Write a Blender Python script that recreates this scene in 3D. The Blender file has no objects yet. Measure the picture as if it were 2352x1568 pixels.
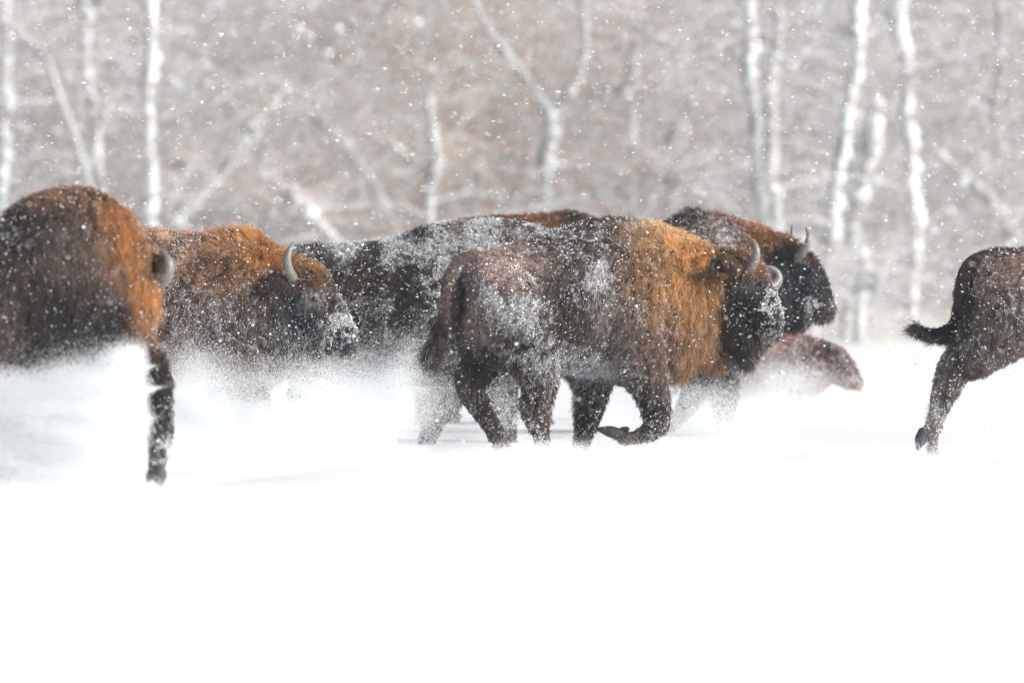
import bpy, bmesh, math, random
import numpy as np
from mathutils import Vector

random.seed(7)
RS = np.random.RandomState(11)
SC = bpy.context.scene
COL = SC.collection

# ------------------------------------------------------------------ camera, sky, sun, exposure
CAM_H, HORIZON, PXM, D0 = 1.34, 589.0, 333.0, 60.0      # metres, picture row of the horizon, pixels per metre at D0 metres
cam = bpy.data.objects.new('camera', bpy.data.cameras.new('camera'))
COL.objects.link(cam)
cam.location = (0, 0, CAM_H)
cam.rotation_euler = (math.radians(90) - math.atan((784 - HORIZON) / PXM / D0), 0, 0)
cam.data.sensor_width = 36.0
cam.data.lens = 36.0 * D0 / (2352 / PXM)
cam.data.clip_start = 1.0
cam.data.clip_end = 6000
cam.data.dof.use_dof = True
cam.data.dof.focus_distance = 59.6
cam.data.dof.aperture_fstop = 2.4
SC.camera = cam

world = bpy.data.worlds.new('World')
SC.world = world
world.use_nodes = True
SUN_EL, SUN_AZ = math.radians(28), math.radians(116)      # azimuth measured from +Y (away) towards +X (right)
wn = world.node_tree.nodes
bg = wn['Background']
sky = wn.new('ShaderNodeTexSky')
sky.sky_type = 'NISHITA'
sky.sun_disc = False
sky.sun_elevation = SUN_EL
sky.sun_rotation = SUN_AZ
sky.air_density = 0.6
sky.dust_density = 2.5
sky.ozone_density = 1.0
hsv = wn.new('ShaderNodeHueSaturation')                 # a pale, snow-laden sky
hsv.inputs['Saturation'].default_value = 0.45
world.node_tree.links.new(sky.outputs[0], hsv.inputs['Color'])
world.node_tree.links.new(hsv.outputs[0], bg.inputs[0])
bg.inputs[1].default_value = 0.15

sun = bpy.data.objects.new('sun', bpy.data.lights.new('sun', 'SUN'))
COL.objects.link(sun)
sun.data.energy = 2.2
sun.data.angle = math.radians(20.0)
sun.data.color = (1.0, 0.95, 0.88)
sdir = Vector((math.sin(SUN_AZ) * math.cos(SUN_EL), math.cos(SUN_AZ) * math.cos(SUN_EL), math.sin(SUN_EL)))
sun.rotation_euler = sdir.to_track_quat('Z', 'Y').to_euler()

SC.view_settings.view_transform = 'Standard'
SC.view_settings.look = 'None'
SC.view_settings.gamma = 1.0
SC.view_settings.exposure = 0.64
SC.render.engine = 'CYCLES'
cy = SC.cycles
cy.max_bounces = 10
cy.diffuse_bounces = 6
cy.glossy_bounces = 2
cy.transmission_bounces = 6
cy.transparent_max_bounces = 8
cy.use_denoising = True
cy.denoiser = 'OPENIMAGEDENOISE'
cy.sample_clamp_indirect = 8.0
cy.caustics_reflective = False
cy.caustics_refractive = False

# ------------------------------------------------------------------ helpers
def at(X, Y, d):
    """World point seen at picture position (X, Y) of a 2352 x 1568 frame, at distance d metres."""
    s = d / (PXM * D0)
    return np.array([(X - 1176.0) * s, d, CAM_H - (Y - HORIZON) * s])


def vnoise(p, scale, seed=0, octaves=1):
    """Smooth value noise in 0..1 of an (n,3) array."""
    out = np.zeros(len(p)); amp, tot = 1.0, 0.0
    for o in range(octaves):
        lat = np.random.RandomState(seed * 17 + o).rand(32, 32, 32)
        q = p * scale * (2 ** o) + 100.0
        i = np.floor(q).astype(int); f = q - i
        f = f * f * (3 - 2 * f)
        i0 = i % 32; i1 = (i + 1) % 32
        r = 0
        for a in (0, 1):
            for b in (0, 1):
                for c in (0, 1):
                    w = (f[:, 0] if a else 1 - f[:, 0]) * (f[:, 1] if b else 1 - f[:, 1]) * (f[:, 2] if c else 1 - f[:, 2])
                    r = r + w * lat[(i1 if a else i0)[:, 0], (i1 if b else i0)[:, 1], (i1 if c else i0)[:, 2]]
        out += amp * r; tot += amp; amp *= 0.5
    return out / tot


def norm(v):
    return v / np.maximum(np.linalg.norm(v, axis=-1, keepdims=True), 1e-9)


def smooth01(x, a, b):
    t = np.clip((x - a) / (b - a), 0, 1)
    return t * t * (3 - 2 * t)


def new_mat(name):
    m = bpy.data.materials.new(name)
    m.use_nodes = True
    nt = m.node_tree
    return m, nt, nt.nodes['Principled BSDF']


def tag(o, label=None, cat=None, group=None, kind=None):
    if label: o['label'] = label
    if cat: o['category'] = cat
    if group: o['group'] = group
    if kind: o['kind'] = kind
    return o


def link(name, data, parent=None, mat=None):
    o = bpy.data.objects.new(name, data)
    COL.objects.link(o)
    if mat is not None:
        data.materials.append(mat)
    if parent is not None:
        o.parent = parent
        o.matrix_parent_inverse = parent.matrix_world.inverted() if parent.parent is None else o.matrix_parent_inverse
    return o


def catmull(pts, n):
    """Resample control rows (k, m) to about n rows with a Catmull-Rom spline."""
    P = np.asarray(pts, float); k = len(P)
    if k < 3:
        t = np.linspace(0, 1, n)[:, None]
        return P[0] * (1 - t) + P[-1] * t
    ext = np.vstack([2 * P[0] - P[1], P, 2 * P[-1] - P[-2]])
    u = np.linspace(0, k - 1 - 1e-6, n)
    i = u.astype(int); t = (u - i)[:, None]
    p0, p1, p2, p3 = ext[i], ext[i + 1], ext[i + 2], ext[i + 3]
    return 0.5 * (2 * p1 + (p2 - p0) * t + (2 * p0 - 5 * p1 + 4 * p2 - p3) * t ** 2 + (3 * p1 - p0 - 3 * p2 + p3) * t ** 3)


class Geo:
    def __init__(self):
        self.v, self.f, self.n = [], [], 0

    def rings(self, rings, cap=True):
        """Skin a list of (m,3) rings and close both ends."""
        m = len(rings[0]); base = self.n
        R = np.array(rings)
        k = len(R)
        self.v.append(R.reshape(-1, 3)); self.n += k * m
        for i in range(k - 1):
            for j in range(m):
                a = base + i * m + j; b = base + i * m + (j + 1) % m
                self.f.append((a, b, b + m, a + m))
        if cap:
            for i, flip in ((0, True), (k - 1, False)):
                self.v.append(R[i].mean(0)[None]); c = self.n; self.n += 1
                for j in range(m):
                    a = base + i * m + j; b = base + i * m + (j + 1) % m
                    self.f.append((b, a, c) if flip else (a, b, c))

    def tube(self, pts, rad, m=8, rad2=None, ref=(0, 1, 0), rounded=True, n=None):
        """Tube along pts: rad is the half width across `ref`, rad2 the half width along `ref`."""
        P = np.asarray(pts, float); r1 = np.asarray(rad, float); r2 = r1 if rad2 is None else np.asarray(rad2, float)
        if n:
            A = catmull(np.column_stack([P, r1, r2]), n)
            P, r1, r2 = A[:, :3], np.maximum(A[:, 3], 1e-4), np.maximum(A[:, 4], 1e-4)
        T = norm(np.gradient(P, axis=0))
        ref = np.asarray(ref, float)
        N = norm(np.cross(T, ref)); B = norm(np.cross(N, T))
        th = np.linspace(0, 2 * np.pi, m, endpoint=False)
        rings = []
        def ring(c, nn, bb, a, b):
            return c + np.outer(np.cos(th) * a, nn) + np.outer(np.sin(th) * b, bb)
        if rounded:
            for a in (80, 50, 22):
                s, c = math.sin(math.radians(a)), math.cos(math.radians(a))
                rings.append(ring(P[0] - T[0] * min(r1[0], r2[0]) * s, N[0], B[0], r1[0] * c, r2[0] * c))
        for i in range(len(P)):
            rings.append(ring(P[i], N[i], B[i], r1[i], r2[i]))
        if rounded:
            for a in (22, 50, 80):
                s, c = math.sin(math.radians(a)), math.cos(math.radians(a))
                rings.append(ring(P[-1] + T[-1] * min(r1[-1], r2[-1]) * s, N[-1], B[-1], r1[-1] * c, r2[-1] * c))
        self.rings(rings)

    def ball(self, c, rx, ry, rz, m=14):
        rings = []
        th = np.linspace(0, 2 * np.pi, m, endpoint=False)
        for a in np.linspace(-80, 80, 9):
            s, k = math.sin(math.radians(a)), math.cos(math.radians(a))
            rings.append(np.column_stack([c[0] + rx * k * np.cos(th), c[1] + ry * k * np.sin(th), np.full(m, c[2] + rz * s)]))
        self.rings(rings)

    def mesh(self, name, smooth=True):
        me = bpy.data.meshes.new(name)
        me.from_pydata(np.vstack(self.v).tolist(), [], self.f)
        if smooth:
            me.polygons.foreach_set('use_smooth', [True] * len(me.polygons))
        me.update()
        return me


def remeshed(name, geo, voxel, iters=6):
    """One continuous surface out of overlapping lofts."""
    tmp = bpy.data.objects.new('tmp', geo.mesh('tmp'))
    COL.objects.link(tmp)
    r = tmp.modifiers.new('r', 'REMESH'); r.mode = 'VOXEL'; r.voxel_size = voxel
    s = tmp.modifiers.new('s', 'SMOOTH'); s.factor = 0.5; s.iterations = iters
    dg = bpy.context.evaluated_depsgraph_get()
    me = bpy.data.meshes.new_from_object(tmp.evaluated_get(dg))
    bpy.data.objects.remove(tmp)
    me.name = name
    me.polygons.foreach_set('use_smooth', [True] * len(me.polygons))
    return me


def point_cloud(name, pos, rad, mat, parent=None, col=None):
    """Tiny grains: bare vertices turned into real spheres by geometry nodes."""
    me = bpy.data.meshes.new(name)
    me.vertices.add(len(pos))
    me.vertices.foreach_set('co', np.asarray(pos, np.float32).ravel())
    a = me.attributes.new('grain', 'FLOAT', 'POINT'); a.data.foreach_set('value', np.asarray(rad, np.float32))
    if col is not None:
        c = me.attributes.new('tint', 'FLOAT_COLOR', 'POINT')
        c.data.foreach_set('color', np.column_stack([col, np.ones(len(col))]).astype(np.float32).ravel())
    o = link(name, me, parent, mat)
    key = 'grains_' + mat.name
    ng = bpy.data.node_groups.get(key)
    if ng is None:
        ng = bpy.data.node_groups.new(key, 'GeometryNodeTree')
        ng.interface.new_socket('Geometry', in_out='INPUT', socket_type='NodeSocketGeometry')
        ng.interface.new_socket('Geometry', in_out='OUTPUT', socket_type='NodeSocketGeometry')
        i = ng.nodes.new('NodeGroupInput'); q = ng.nodes.new('NodeGroupOutput')
        mp = ng.nodes.new('GeometryNodeMeshToPoints')
        na = ng.nodes.new('GeometryNodeInputNamedAttribute'); na.data_type = 'FLOAT'; na.inputs[0].default_value = 'grain'
        sm = ng.nodes.new('GeometryNodeSetMaterial'); sm.inputs['Material'].default_value = mat
        L = ng.links.new
        L(i.outputs[0], mp.inputs['Mesh']); L(na.outputs[0], mp.inputs['Radius'])
        L(mp.outputs[0], sm.inputs['Geometry']); L(sm.outputs[0], q.inputs[0])
    md = o.modifiers.new('grains', 'NODES'); md.node_group = ng
    return o


def hair_object(name, pts, rad, col, mat, parent=None):
    """pts (n,k,3), rad (n,k), col (n,k,3) -> one Curves object."""
    n, k = pts.shape[:2]
    cu = bpy.data.hair_curves.new(name)
    cu.add_curves([k] * n)
    cu.attributes['position'].data.foreach_set('vector', pts.astype(np.float32).ravel())
    r = cu.attributes.get('radius') or cu.attributes.new('radius', 'FLOAT', 'POINT')
    r.data.foreach_set('value', rad.astype(np.float32).ravel())
    c = cu.attributes.new('tint', 'FLOAT_COLOR', 'POINT')
    c.data.foreach_set('color', np.concatenate([col, np.ones((n, k, 1))], 2).astype(np.float32).ravel())
    return link(name, cu, parent, mat)


# ------------------------------------------------------------------ materials
def attr_node(nt, name='tint'):
    a = nt.nodes.new('ShaderNodeAttribute'); a.attribute_name = name
    return a


def thin_mat(name, trans, rough=0.6, spec=0.25, boost=1.0):
    """Attribute-coloured material of something thin that lets light through (hair, twigs)."""
    m, nt, p = new_mat(name)
    a = attr_node(nt)
    nt.links.new(a.outputs['Color'], p.inputs['Base Color'])
    p.inputs['Roughness'].default_value = rough
    p.inputs['Specular IOR Level'].default_value = spec
    if trans > 0:
        t = nt.nodes.new('ShaderNodeBsdfTranslucent')
        mx = nt.nodes.new('ShaderNodeMixShader'); mx.inputs[0].default_value = trans
        g = nt.nodes.new('ShaderNodeVectorMath'); g.operation = 'SCALE'; g.inputs['Scale'].default_value = boost
        nt.links.new(a.outputs['Color'], g.inputs[0]); nt.links.new(g.outputs[0], t.inputs['Color'])
        nt.links.new(p.outputs[0], mx.inputs[1]); nt.links.new(t.outputs[0], mx.inputs[2])
        nt.links.new(mx.outputs[0], nt.nodes['Material Output'].inputs['Surface'])
    return m


def grain_mat(name, color, trans):
    m, nt, p = new_mat(name)
    d = nt.nodes.new('ShaderNodeBsdfDiffuse'); d.inputs[0].default_value = (*color, 1)
    t = nt.nodes.new('ShaderNodeBsdfTranslucent'); t.inputs[0].default_value = (*color, 1)
    mx = nt.nodes.new('ShaderNodeMixShader'); mx.inputs[0].default_value = trans
    nt.links.new(d.outputs[0], mx.inputs[1]); nt.links.new(t.outputs[0], mx.inputs[2])
    nt.links.new(mx.outputs[0], nt.nodes['Material Output'].inputs['Surface'])
    nt.nodes.remove(p)
    return m


M_HAIR = thin_mat('hair', 0.30, 0.55, 0.3, 1.3)
M_HIDE = thin_mat('hide', 0.0, 0.8, 0.15)
M_TWIG = thin_mat('frosted_twig', 0.25, 0.8, 0.1)
M_POWDER = grain_mat('powder_snow', (0.93, 0.95, 0.96), 0.5)
M_FLAKE = grain_mat('snowflake', (0.95, 0.95, 0.95), 0.5)
M_CRUST = grain_mat('clinging_snow', (0.88, 0.90, 0.92), 0.25)


def horn_material():
    m, nt, p = new_mat('horn')
    n = nt.nodes.new('ShaderNodeTexNoise'); n.inputs['Scale'].default_value = 14; n.inputs['Detail'].default_value = 6
    r = nt.nodes.new('ShaderNodeValToRGB')
    r.color_ramp.elements[0].position = .3; r.color_ramp.elements[0].color = (.11, .10, .09, 1)
    r.color_ramp.elements[1].position = .75; r.color_ramp.elements[1].color = (.27, .25, .22, 1)
    nt.links.new(n.outputs[0], r.inputs[0]); nt.links.new(r.outputs[0], p.inputs['Base Color'])
    b = nt.nodes.new('ShaderNodeBump'); b.inputs['Strength'].default_value = .5; b.inputs['Distance'].default_value = .004
    nt.links.new(n.outputs[0], b.inputs['Height']); nt.links.new(b.outputs[0], p.inputs['Normal'])
    p.inputs['Roughness'].default_value = .35
    return m


def plain_mat(name, color, rough=.5, scale=20, var=.35, spec=.5):
    m, nt, p = new_mat(name)
    n = nt.nodes.new('ShaderNodeTexNoise'); n.inputs['Scale'].default_value = scale; n.inputs['Detail'].default_value = 5
    r = nt.nodes.new('ShaderNodeValToRGB')
    r.color_ramp.elements[0].position = .3; r.color_ramp.elements[0].color = (*[c * (1 - var) for c in color], 1)
    r.color_ramp.elements[1].position = .7; r.color_ramp.elements[1].color = (*[c * (1 + var) for c in color], 1)
    nt.links.new(n.outputs[0], r.inputs[0]); nt.links.new(r.outputs[0], p.inputs['Base Color'])
    p.inputs['Roughness'].default_value = rough
    p.inputs['Specular IOR Level'].default_value = spec
    return m


M_HORN = horn_material()
M_EYE = plain_mat('eye', (.012, .009, .008), .08, 30, .2)
M_NOSE = plain_mat('wet_nose', (.028, .03, .034), .5, 60, .5)
M_HOOF = plain_mat('hoof', (.032, .036, .04), .6, 40, .6)


def snow_material():
    m, nt, p = new_mat('snow')
    tc = nt.nodes.new('ShaderNodeTexCoord')
    n = nt.nodes.new('ShaderNodeTexNoise'); n.inputs['Scale'].default_value = 9; n.inputs['Detail'].default_value = 8
    nt.links.new(tc.outputs['Object'], n.inputs['Vector'])
    r = nt.nodes.new('ShaderNodeValToRGB')
    r.color_ramp.elements[0].color = (.76, .775, .775, 1); r.color_ramp.elements[1].color = (.82, .83, .82, 1)
    nt.links.new(n.outputs[0], r.inputs[0]); nt.links.new(r.outputs[0], p.inputs['Base Color'])
    b = nt.nodes.new('ShaderNodeBump'); b.inputs['Strength'].default_value = .25; b.inputs['Distance'].default_value = .02
    nt.links.new(n.outputs[0], b.inputs['Height']); nt.links.new(b.outputs[0], p.inputs['Normal'])
    p.inputs['Roughness'].default_value = .85
    p.inputs['Specular IOR Level'].default_value = .2
    return m


M_SNOW = snow_material()
M_BARK = None

# ------------------------------------------------------------------ the snow field
def snow_height(x, y):
    p = np.column_stack([x, y, np.zeros_like(x)])
    h = (vnoise(p, .12, 3) - .5) * .10 + (vnoise(p, .9, 5, 2) - .5) * .035
    yc = 56.6 - 6.6 * smooth01(-x, .9, 1.9) + (vnoise(np.column_stack([x, 0 * x, 0 * x]), .5, 8) - .5) * 1.2
    bank = .012 * np.exp(-((y - yc) / 1.7) ** 2) - .06 * np.exp(-((y - yc - 3.4) / 1.9) ** 2)   # low drift and dip, added to hide feet and cast shadows on the snow
    return (h * .35 + bank * (.8 + .4 * vnoise(p, .7, 9))) * np.clip((y - 15) / 20, 0, 1)


def build_ground():
    xs = np.unique(np.concatenate([np.linspace(-2500, -40, 26), np.linspace(-40, 40, 200), np.linspace(40, 2500, 26)]))
    ys = np.unique(np.concatenate([np.linspace(-800, 15, 14), np.linspace(15, 90, 260), np.linspace(90, 190, 60), np.linspace(190, 4500, 30)]))
    X, Y = np.meshgrid(xs, ys)
    Z = snow_height(X.ravel(), Y.ravel())
    Z += np.where(Y.ravel() > 128, np.clip((Y.ravel() - 128) / 40, 0, 1) * .3, 0)
    v = np.column_stack([X.ravel(), Y.ravel(), Z])
    nx, ny = len(xs), len(ys)
    i = np.arange(nx * ny).reshape(ny, nx)
    f = np.stack([i[:-1, :-1], i[:-1, 1:], i[1:, 1:], i[1:, :-1]], -1).reshape(-1, 4)
    me = bpy.data.meshes.new('snow_field')
    me.from_pydata(v.tolist(), [], f.tolist())
    me.polygons.foreach_set('use_smooth', [True] * len(me.polygons))
    o = link('snow_field', me, None, M_SNOW)
    tag(o, 'smooth white snow field in front of the frosted forest', 'snow field', kind='structure')


build_ground()

# ------------------------------------------------------------------ the frosted forest
def bark_material():
    m, nt, p = new_mat('frosted_bark')
    tc = nt.nodes.new('ShaderNodeTexCoord')
    mp = nt.nodes.new('ShaderNodeMapping'); mp.inputs['Scale'].default_value = (3, 3, 1.2)
    n = nt.nodes.new('ShaderNodeTexNoise'); n.inputs['Scale'].default_value = 2.2; n.inputs['Detail'].default_value = 5
    r = nt.nodes.new('ShaderNodeValToRGB')
    e = r.color_ramp.elements
    e[0].position = .38; e[0].color = (.27, .26, .25, 1)
    e[1].position = .55; e[1].color = (.54, .55, .545, 1)
    a = attr_node(nt)
    mx = nt.nodes.new('ShaderNodeMix'); mx.data_type = 'RGBA'; mx.blend_type = 'MULTIPLY'; mx.inputs[0].default_value = 1
    nt.links.new(tc.outputs['Object'], mp.inputs[0]); nt.links.new(mp.outputs[0], n.inputs['Vector']); nt.links.new(n.outputs[0], r.inputs[0])
    nt.links.new(r.outputs[0], mx.inputs[6]); nt.links.new(a.outputs['Color'], mx.inputs[7])
    nt.links.new(mx.outputs[2], p.inputs['Base Color'])
    p.inputs['Roughness'].default_value = .9
    return m


M_BARK = bark_material()


def twigs(starts, dirs, length, r0, col, rs, K=4, droop=.1, wob=.12):
    """Curved twigs: arrays of start points, unit directions, lengths, radii, colours."""
    n = len(starts)
    t = np.linspace(0, 1, K)[None, :, None]
    side = rs.randn(n, 1, 3) * wob
    pts = starts[:, None] + (dirs[:, None] * t + side * t * t) * length[:, None, None]
    pts[:, :, 2] -= droop * (t[..., 0] ** 2) * length[:, None]
    rad = r0[:, None] * np.linspace(1, .35, K)[None]
    c = np.repeat(col[:, None, :], K, 1)
    return pts, rad, c


def forest_tint(p, rs):
    """Rusty, mauve, straw and grey patches of the frosted thicket."""
    n = len(p)
    a = vnoise(p, .33, 61, 2); b = vnoise(p + 9, .45, 62, 2)
    rust = np.array([.60, .455, .365]); mauve = np.array([.56, .51, .50]); straw = np.array([.58, .54, .46]); frost = np.array([.80, .81, .82])
    cx = np.exp(-((p[:, 0] + .8) / 3.2) ** 2)[:, None]
    base = mauve * (1 - cx) + rust * cx
    w = smooth01(b, .5, .7)[:, None]
    base = base * (1 - w) + straw * w
    f = (rs.rand(n) < .34 + .36 * smooth01(a, .45, .7))[:, None]
    c = np.where(f, frost, base) * (.58 + .76 * rs.rand(n, 1))
    return np.clip(c, 0, .85)


def tree(label, d, paths, bright=1.0, lumps=.5, name='frosted_tree', seed=0, top=None, crown=150, group=None):
    """paths: list of polylines [(X, Y, half width in picture px), ...]; the first one is the trunk."""
    rs = np.random.RandomState(900 + seed)
    px = PXM * D0 / d
    root = bpy.data.objects.new(name, None); COL.objects.link(root)
    base = at(paths[0][0][0], paths[0][0][1], d); root.location = (base[0], d, 0)
    bpy.context.view_layer.update()
    tag(root, label, 'tree', group)
    tips, grains, gr = [], [], []
    for i, path in enumerate(paths):
        P = np.array([at(q[0], q[1], d + (0 if i == 0 else .25 * rs.randn())) for q in path])
        R = np.array([q[2] * 1.2 / px for q in path])
        if i == 0:
            foot = P[0].copy()
            if foot[2] > 0:                                   # down into the snow
                dv = P[0] - P[1]; dv = dv / max(-dv[2], .2 * np.linalg.norm(dv), 1e-3) if dv[2] < 0 else np.array([0, 0, -1.0])
                foot = P[0] + dv * min(P[0][2] + .1, 2.2)
                foot[2] = -.1
                P = np.vstack([foot, P]); R = np.concatenate([[R[0] * 1.15], R])
        if top and i == 0:                                    # carries on above the frame
            up = P[-1] - P[-2]; up = up / np.linalg.norm(up)
            for k in (1, 2, 3):
                P = np.vstack([P, P[-1] + up * top / 3 + rs.randn(3) * np.array([.1, .1, .02])]); R = np.append(R, R[-1] * .72)
        n = max(8, int(np.linalg.norm(np.diff(P, axis=0), axis=1).sum() / .18))
        A = catmull(np.column_stack([P, R]), n)
        A[:, :3] += np.column_stack([vnoise(A[:, :3], 1.4, 70 + seed, 2) - .5, vnoise(A[:, :3], 1.4, 170 + seed) - .5, 0 * A[:, 0]]) * .12
        A[:, 3] *= .7 + .6 * vnoise(A[:, :3], 4, 71 + seed)
        g = Geo(); g.tube(A[:, :3], np.maximum(A[:, 3], .012), 9)
        me = g.mesh('trunk' if i == 0 else 'limb')
        col = np.tile([bright, bright, bright * .99, 1.0], (len(me.vertices), 1)).astype(np.float32)
        c = me.attributes.new('tint', 'FLOAT_COLOR', 'POINT'); c.data.foreach_set('color', col.ravel())
        o = link('trunk' if i == 0 else 'limb', me, root, M_BARK)
        tips.append(A)
        k = int(n * lumps * 2)
        if k:
            j = rs.randint(0, n, k)
            grains.append(A[j, :3] + np.column_stack([rs.rand(k) * .7, -rs.rand(k), rs.randn(k) * .3]) * A[j, 3:4] + np.array([0, 0, .02]))
            gr.append(A[j, 3] * (.3 + .6 * rs.rand(k) ** 1.5))
    A = np.vstack(tips)
    j = rs.randint(0, len(A), crown)
    s = A[j, :3]
    dirs = norm(np.column_stack([rs.randn(crown), rs.randn(crown) * .7, rs.rand(crown) * 1.2 - .15]))
    pts, rad, col = twigs(s, dirs, .5 + 1.0 * rs.rand(crown), .007 + .010 * rs.rand(crown), forest_tint(s, rs), rs)
    # side shoots
    e = pts[:, 2]; m2 = crown * 2
    j = rs.randint(0, crown, m2)
    p2, r2, c2 = twigs(e[j], norm(dirs[j] + rs.randn(m2, 3) * .7), .25 + .5 * rs.rand(m2), .005 + .005 * rs.rand(m2), forest_tint(e[j], rs), rs)
    hair_object('crown', np.concatenate([pts, p2]), np.concatenate([rad, r2]), np.concatenate([col, c2]), M_TWIG, root)
    if grains:
        point_cloud('clinging_snow', np.vstack(grains), np.concatenate(gr), M_CRUST, root)['kind'] = 'stuff'
    return root


G = 'snowy trees at the edge of the forest'
TREES = [
    ('straight white birch trunk with snow clumps, behind the left bull', 132, [[(345, 505, 13), (346, 380, 13), (342, 250, 13), (346, 120, 14), (340, 0, 13)]], 1.1, 1.6, 'birch_tree', 4.0),
    ('crooked birch forking at the top left, left of the straight white birch', 136, [[(232, 480, 13), (230, 400, 12), (226, 330, 11), (212, 260, 11), (196, 160, 11), (190, 60, 11), (186, -10, 9)], [(193, 60, 8), (212, 20, 8), (236, -20, 6)]], 1.05, .8, 'birch_tree', 3.5),
    ('pale trunk furred with frost at the far left edge', 135, [[(8, 480, 13), (10, 380, 13), (14, 250, 14), (12, 120, 14), (6, 0, 12)]], 1.1, 1.3, 'frosted_tree', 3.5),
    ('thin bowed sapling between the left edge and the crooked birch', 138, [[(70, 420, 6), (80, 330, 7), (84, 280, 7), (110, 235, 6), (140, 210, 4)]], 1.0, .4, 'sapling', None),
    ('short frosted branch stub slanting down at the top left', 134, [[(118, 168, 8), (92, 130, 7), (64, 96, 6), (44, 80, 5)]], 1.05, .5, 'leaning_trunk', None),
    ('thin trunk leaning right against the straight white birch', 135, [[(225, 300, 6), (262, 210, 8), (288, 165, 8), (314, 122, 7)]], 1.05, .5, 'leaning_trunk', None),
    ('long pale trunk leaning right, rising beside the straight white birch', 133, [[(398, 510, 12), (470, 440, 12), (540, 352, 10), (600, 272, 9), (664, 186, 7)], [(536, 352, 6), (560, 300, 5), (640, 240, 4)]], 1.05, .5, 'leaning_trunk', None),
    ('short frosted snag right of the straight white birch', 136, [[(408, 430, 7), (430, 395, 8), (452, 362, 6)]], 1.0, .6, 'sapling', None),
    ('fallen pale trunk leaning left with a broken stub, above the profile bison horn', 131, [[(762, 545, 13), (720, 500, 13), (684, 464, 13), (640, 446, 10), (598, 424, 9)], [(676, 462, 11), (676, 440, 11), (678, 428, 9)]], 1.0, .3, 'leaning_trunk', None),
    ('thick trunk leaning left in the centre left of the thicket', 137, [[(862, 440, 12), (836, 395, 14), (800, 345, 14), (768, 305, 13), (740, 280, 8)]], 1.02, .3, 'leaning_trunk', None),
    ('slim upright trunk with a dark foot above the snowy bison back', 133, [[(991, 500, 11), (992, 440, 11), (1002, 392, 12), (995, 310, 11), (988, 225, 9)], [(998, 400, 8), (960, 380, 6), (900, 330, 5)]], 1.0, .3, 'frosted_tree', None),
    ('frosted tree with a clear Y fork in the middle of the thicket', 136, [[(1248, 480, 12), (1254, 380, 14), (1262, 275, 15), (1238, 235, 11), (1222, 200, 10), (1190, 150, 8), (1130, 85, 7), (1085, 10, 6)], [(1264, 272, 12), (1300, 222, 12), (1330, 170, 10), (1345, 80, 7), (1340, 0, 5)]], 1.0, .5, 'frosted_tree', None),
    ('faint short trunk left of the Y forked tree', 138, [[(1095, 430, 10), (1100, 380, 11), (1106, 335, 9)]], 1.0, .3, 'frosted_tree', None),
    ('faint wide trunk leaning right, between the Y forked tree and the right birches', 139, [[(1490, 450, 12), (1525, 350, 13), (1570, 262, 13), (1614, 188, 10)]], 1.0, .3, 'leaning_trunk', None),
    ('frosted level branch right of the Y forked tree', 137, [[(1370, 236, 7), (1430, 214, 8), (1486, 194, 5)]], 1.0, .4, 'leaning_trunk', None),
    ('tall pale trunk with a level side branch, above the far black-faced bison', 134, [[(1752, 510, 13), (1740, 420, 13), (1730, 300, 12), (1720, 180, 13), (1722, 70, 12), (1712, -10, 11)], [(1722, 92, 7), (1660, 100, 8), (1590, 112, 6)], [(1724, 88, 6), (1760, 80, 7), (1800, 84, 5)]], 1.05, .7, 'birch_tree', 3.5),
    ('second trunk close behind the one with the level side branch', 137, [[(1784, 520, 12), (1772, 420, 12), (1774, 330, 12), (1768, 200, 11), (1782, 80, 11), (1780, -10, 10)]], 1.05, .6, 'birch_tree', 3.0),
    ('snow-lumped double-stemmed birch, left stem bowed, right of the far bison', 132, [[(1895, 620, 14), (1918, 500, 15), (1924, 400, 13), (1942, 310, 15), (1956, 210, 15), (1974, 130, 14), (1968, 60, 13), (1976, -10, 12)]], 1.08, 1.2, 'birch_tree', 3.5),
    ('stout forked trunk leaning right beside the double-stemmed birch', 133, [[(1950, 680, 12), (1962, 500, 15), (1982, 410, 16), (2004, 330, 18), (2012, 250, 17), (2016, 230, 8)], [(1996, 322, 9), (1960, 330, 8), (1940, 345, 6)]], 1.05, 1.0, 'frosted_tree', None),
    ('wavering birch with round snow lumps, right of the stout forked trunk', 133, [[(2098, 620, 12), (2104, 500, 13), (2096, 390, 14), (2088, 280, 15), (2080, 140, 14), (2062, 70, 13), (2066, -10, 12)], [(2090, 200, 6), (2130, 165, 6), (2170, 140, 4)]], 1.05, 1.3, 'birch_tree', 3.5),
    ('faint trunk leaning left at the right edge, above the leaving bison', 138, [[(2345, 580, 10), (2300, 490, 11), (2210, 400, 10), (2130, 335, 8)]], 1.0, .3, 'leaning_trunk', None),
    ('short pale stump at the foot of the stout forked trunk', 131, [[(1976, 700, 13), (1976, 640, 15), (1980, 590, 13)], [(1985, 690, 8), (2015, 640, 8), (2050, 590, 6)]], 1.1, .6, 'stump', None),
    ('snow-covered fallen log low in the thicket, above the hump of the middle bison', 135, [[(1400, 440, 9), (1480, 432, 10), (1560, 434, 10), (1600, 432, 8)]], 1.05, .6, 'fallen_log', None),
    ('grey stub branch at the top, left of the level side branch', 137, [[(1455, 86, 8), (1490, 88, 9), (1524, 92, 8)]], 1.0, .4, 'leaning_trunk', None),
    ('slim trunk at the top right edge behind the wavering birch', 140, [[(2300, 420, 9), (2290, 280, 10), (2300, 120, 9), (2296, -10, 8)]], 1.0, .5, 'frosted_tree', 3.0),
    ('faint leaning trunk at the top, left of the Y forked tree', 140, [[(760, 110, 8), (820, 70, 9), (890, 20, 8), (930, -20, 6)]], .8, .3, 'leaning_trunk', None),
]
for i, (lab, d, paths, br, lu, nm, top) in enumerate(TREES):
    tree(lab, d, paths, br, lu, nm, i, top, 90, G)


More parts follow.
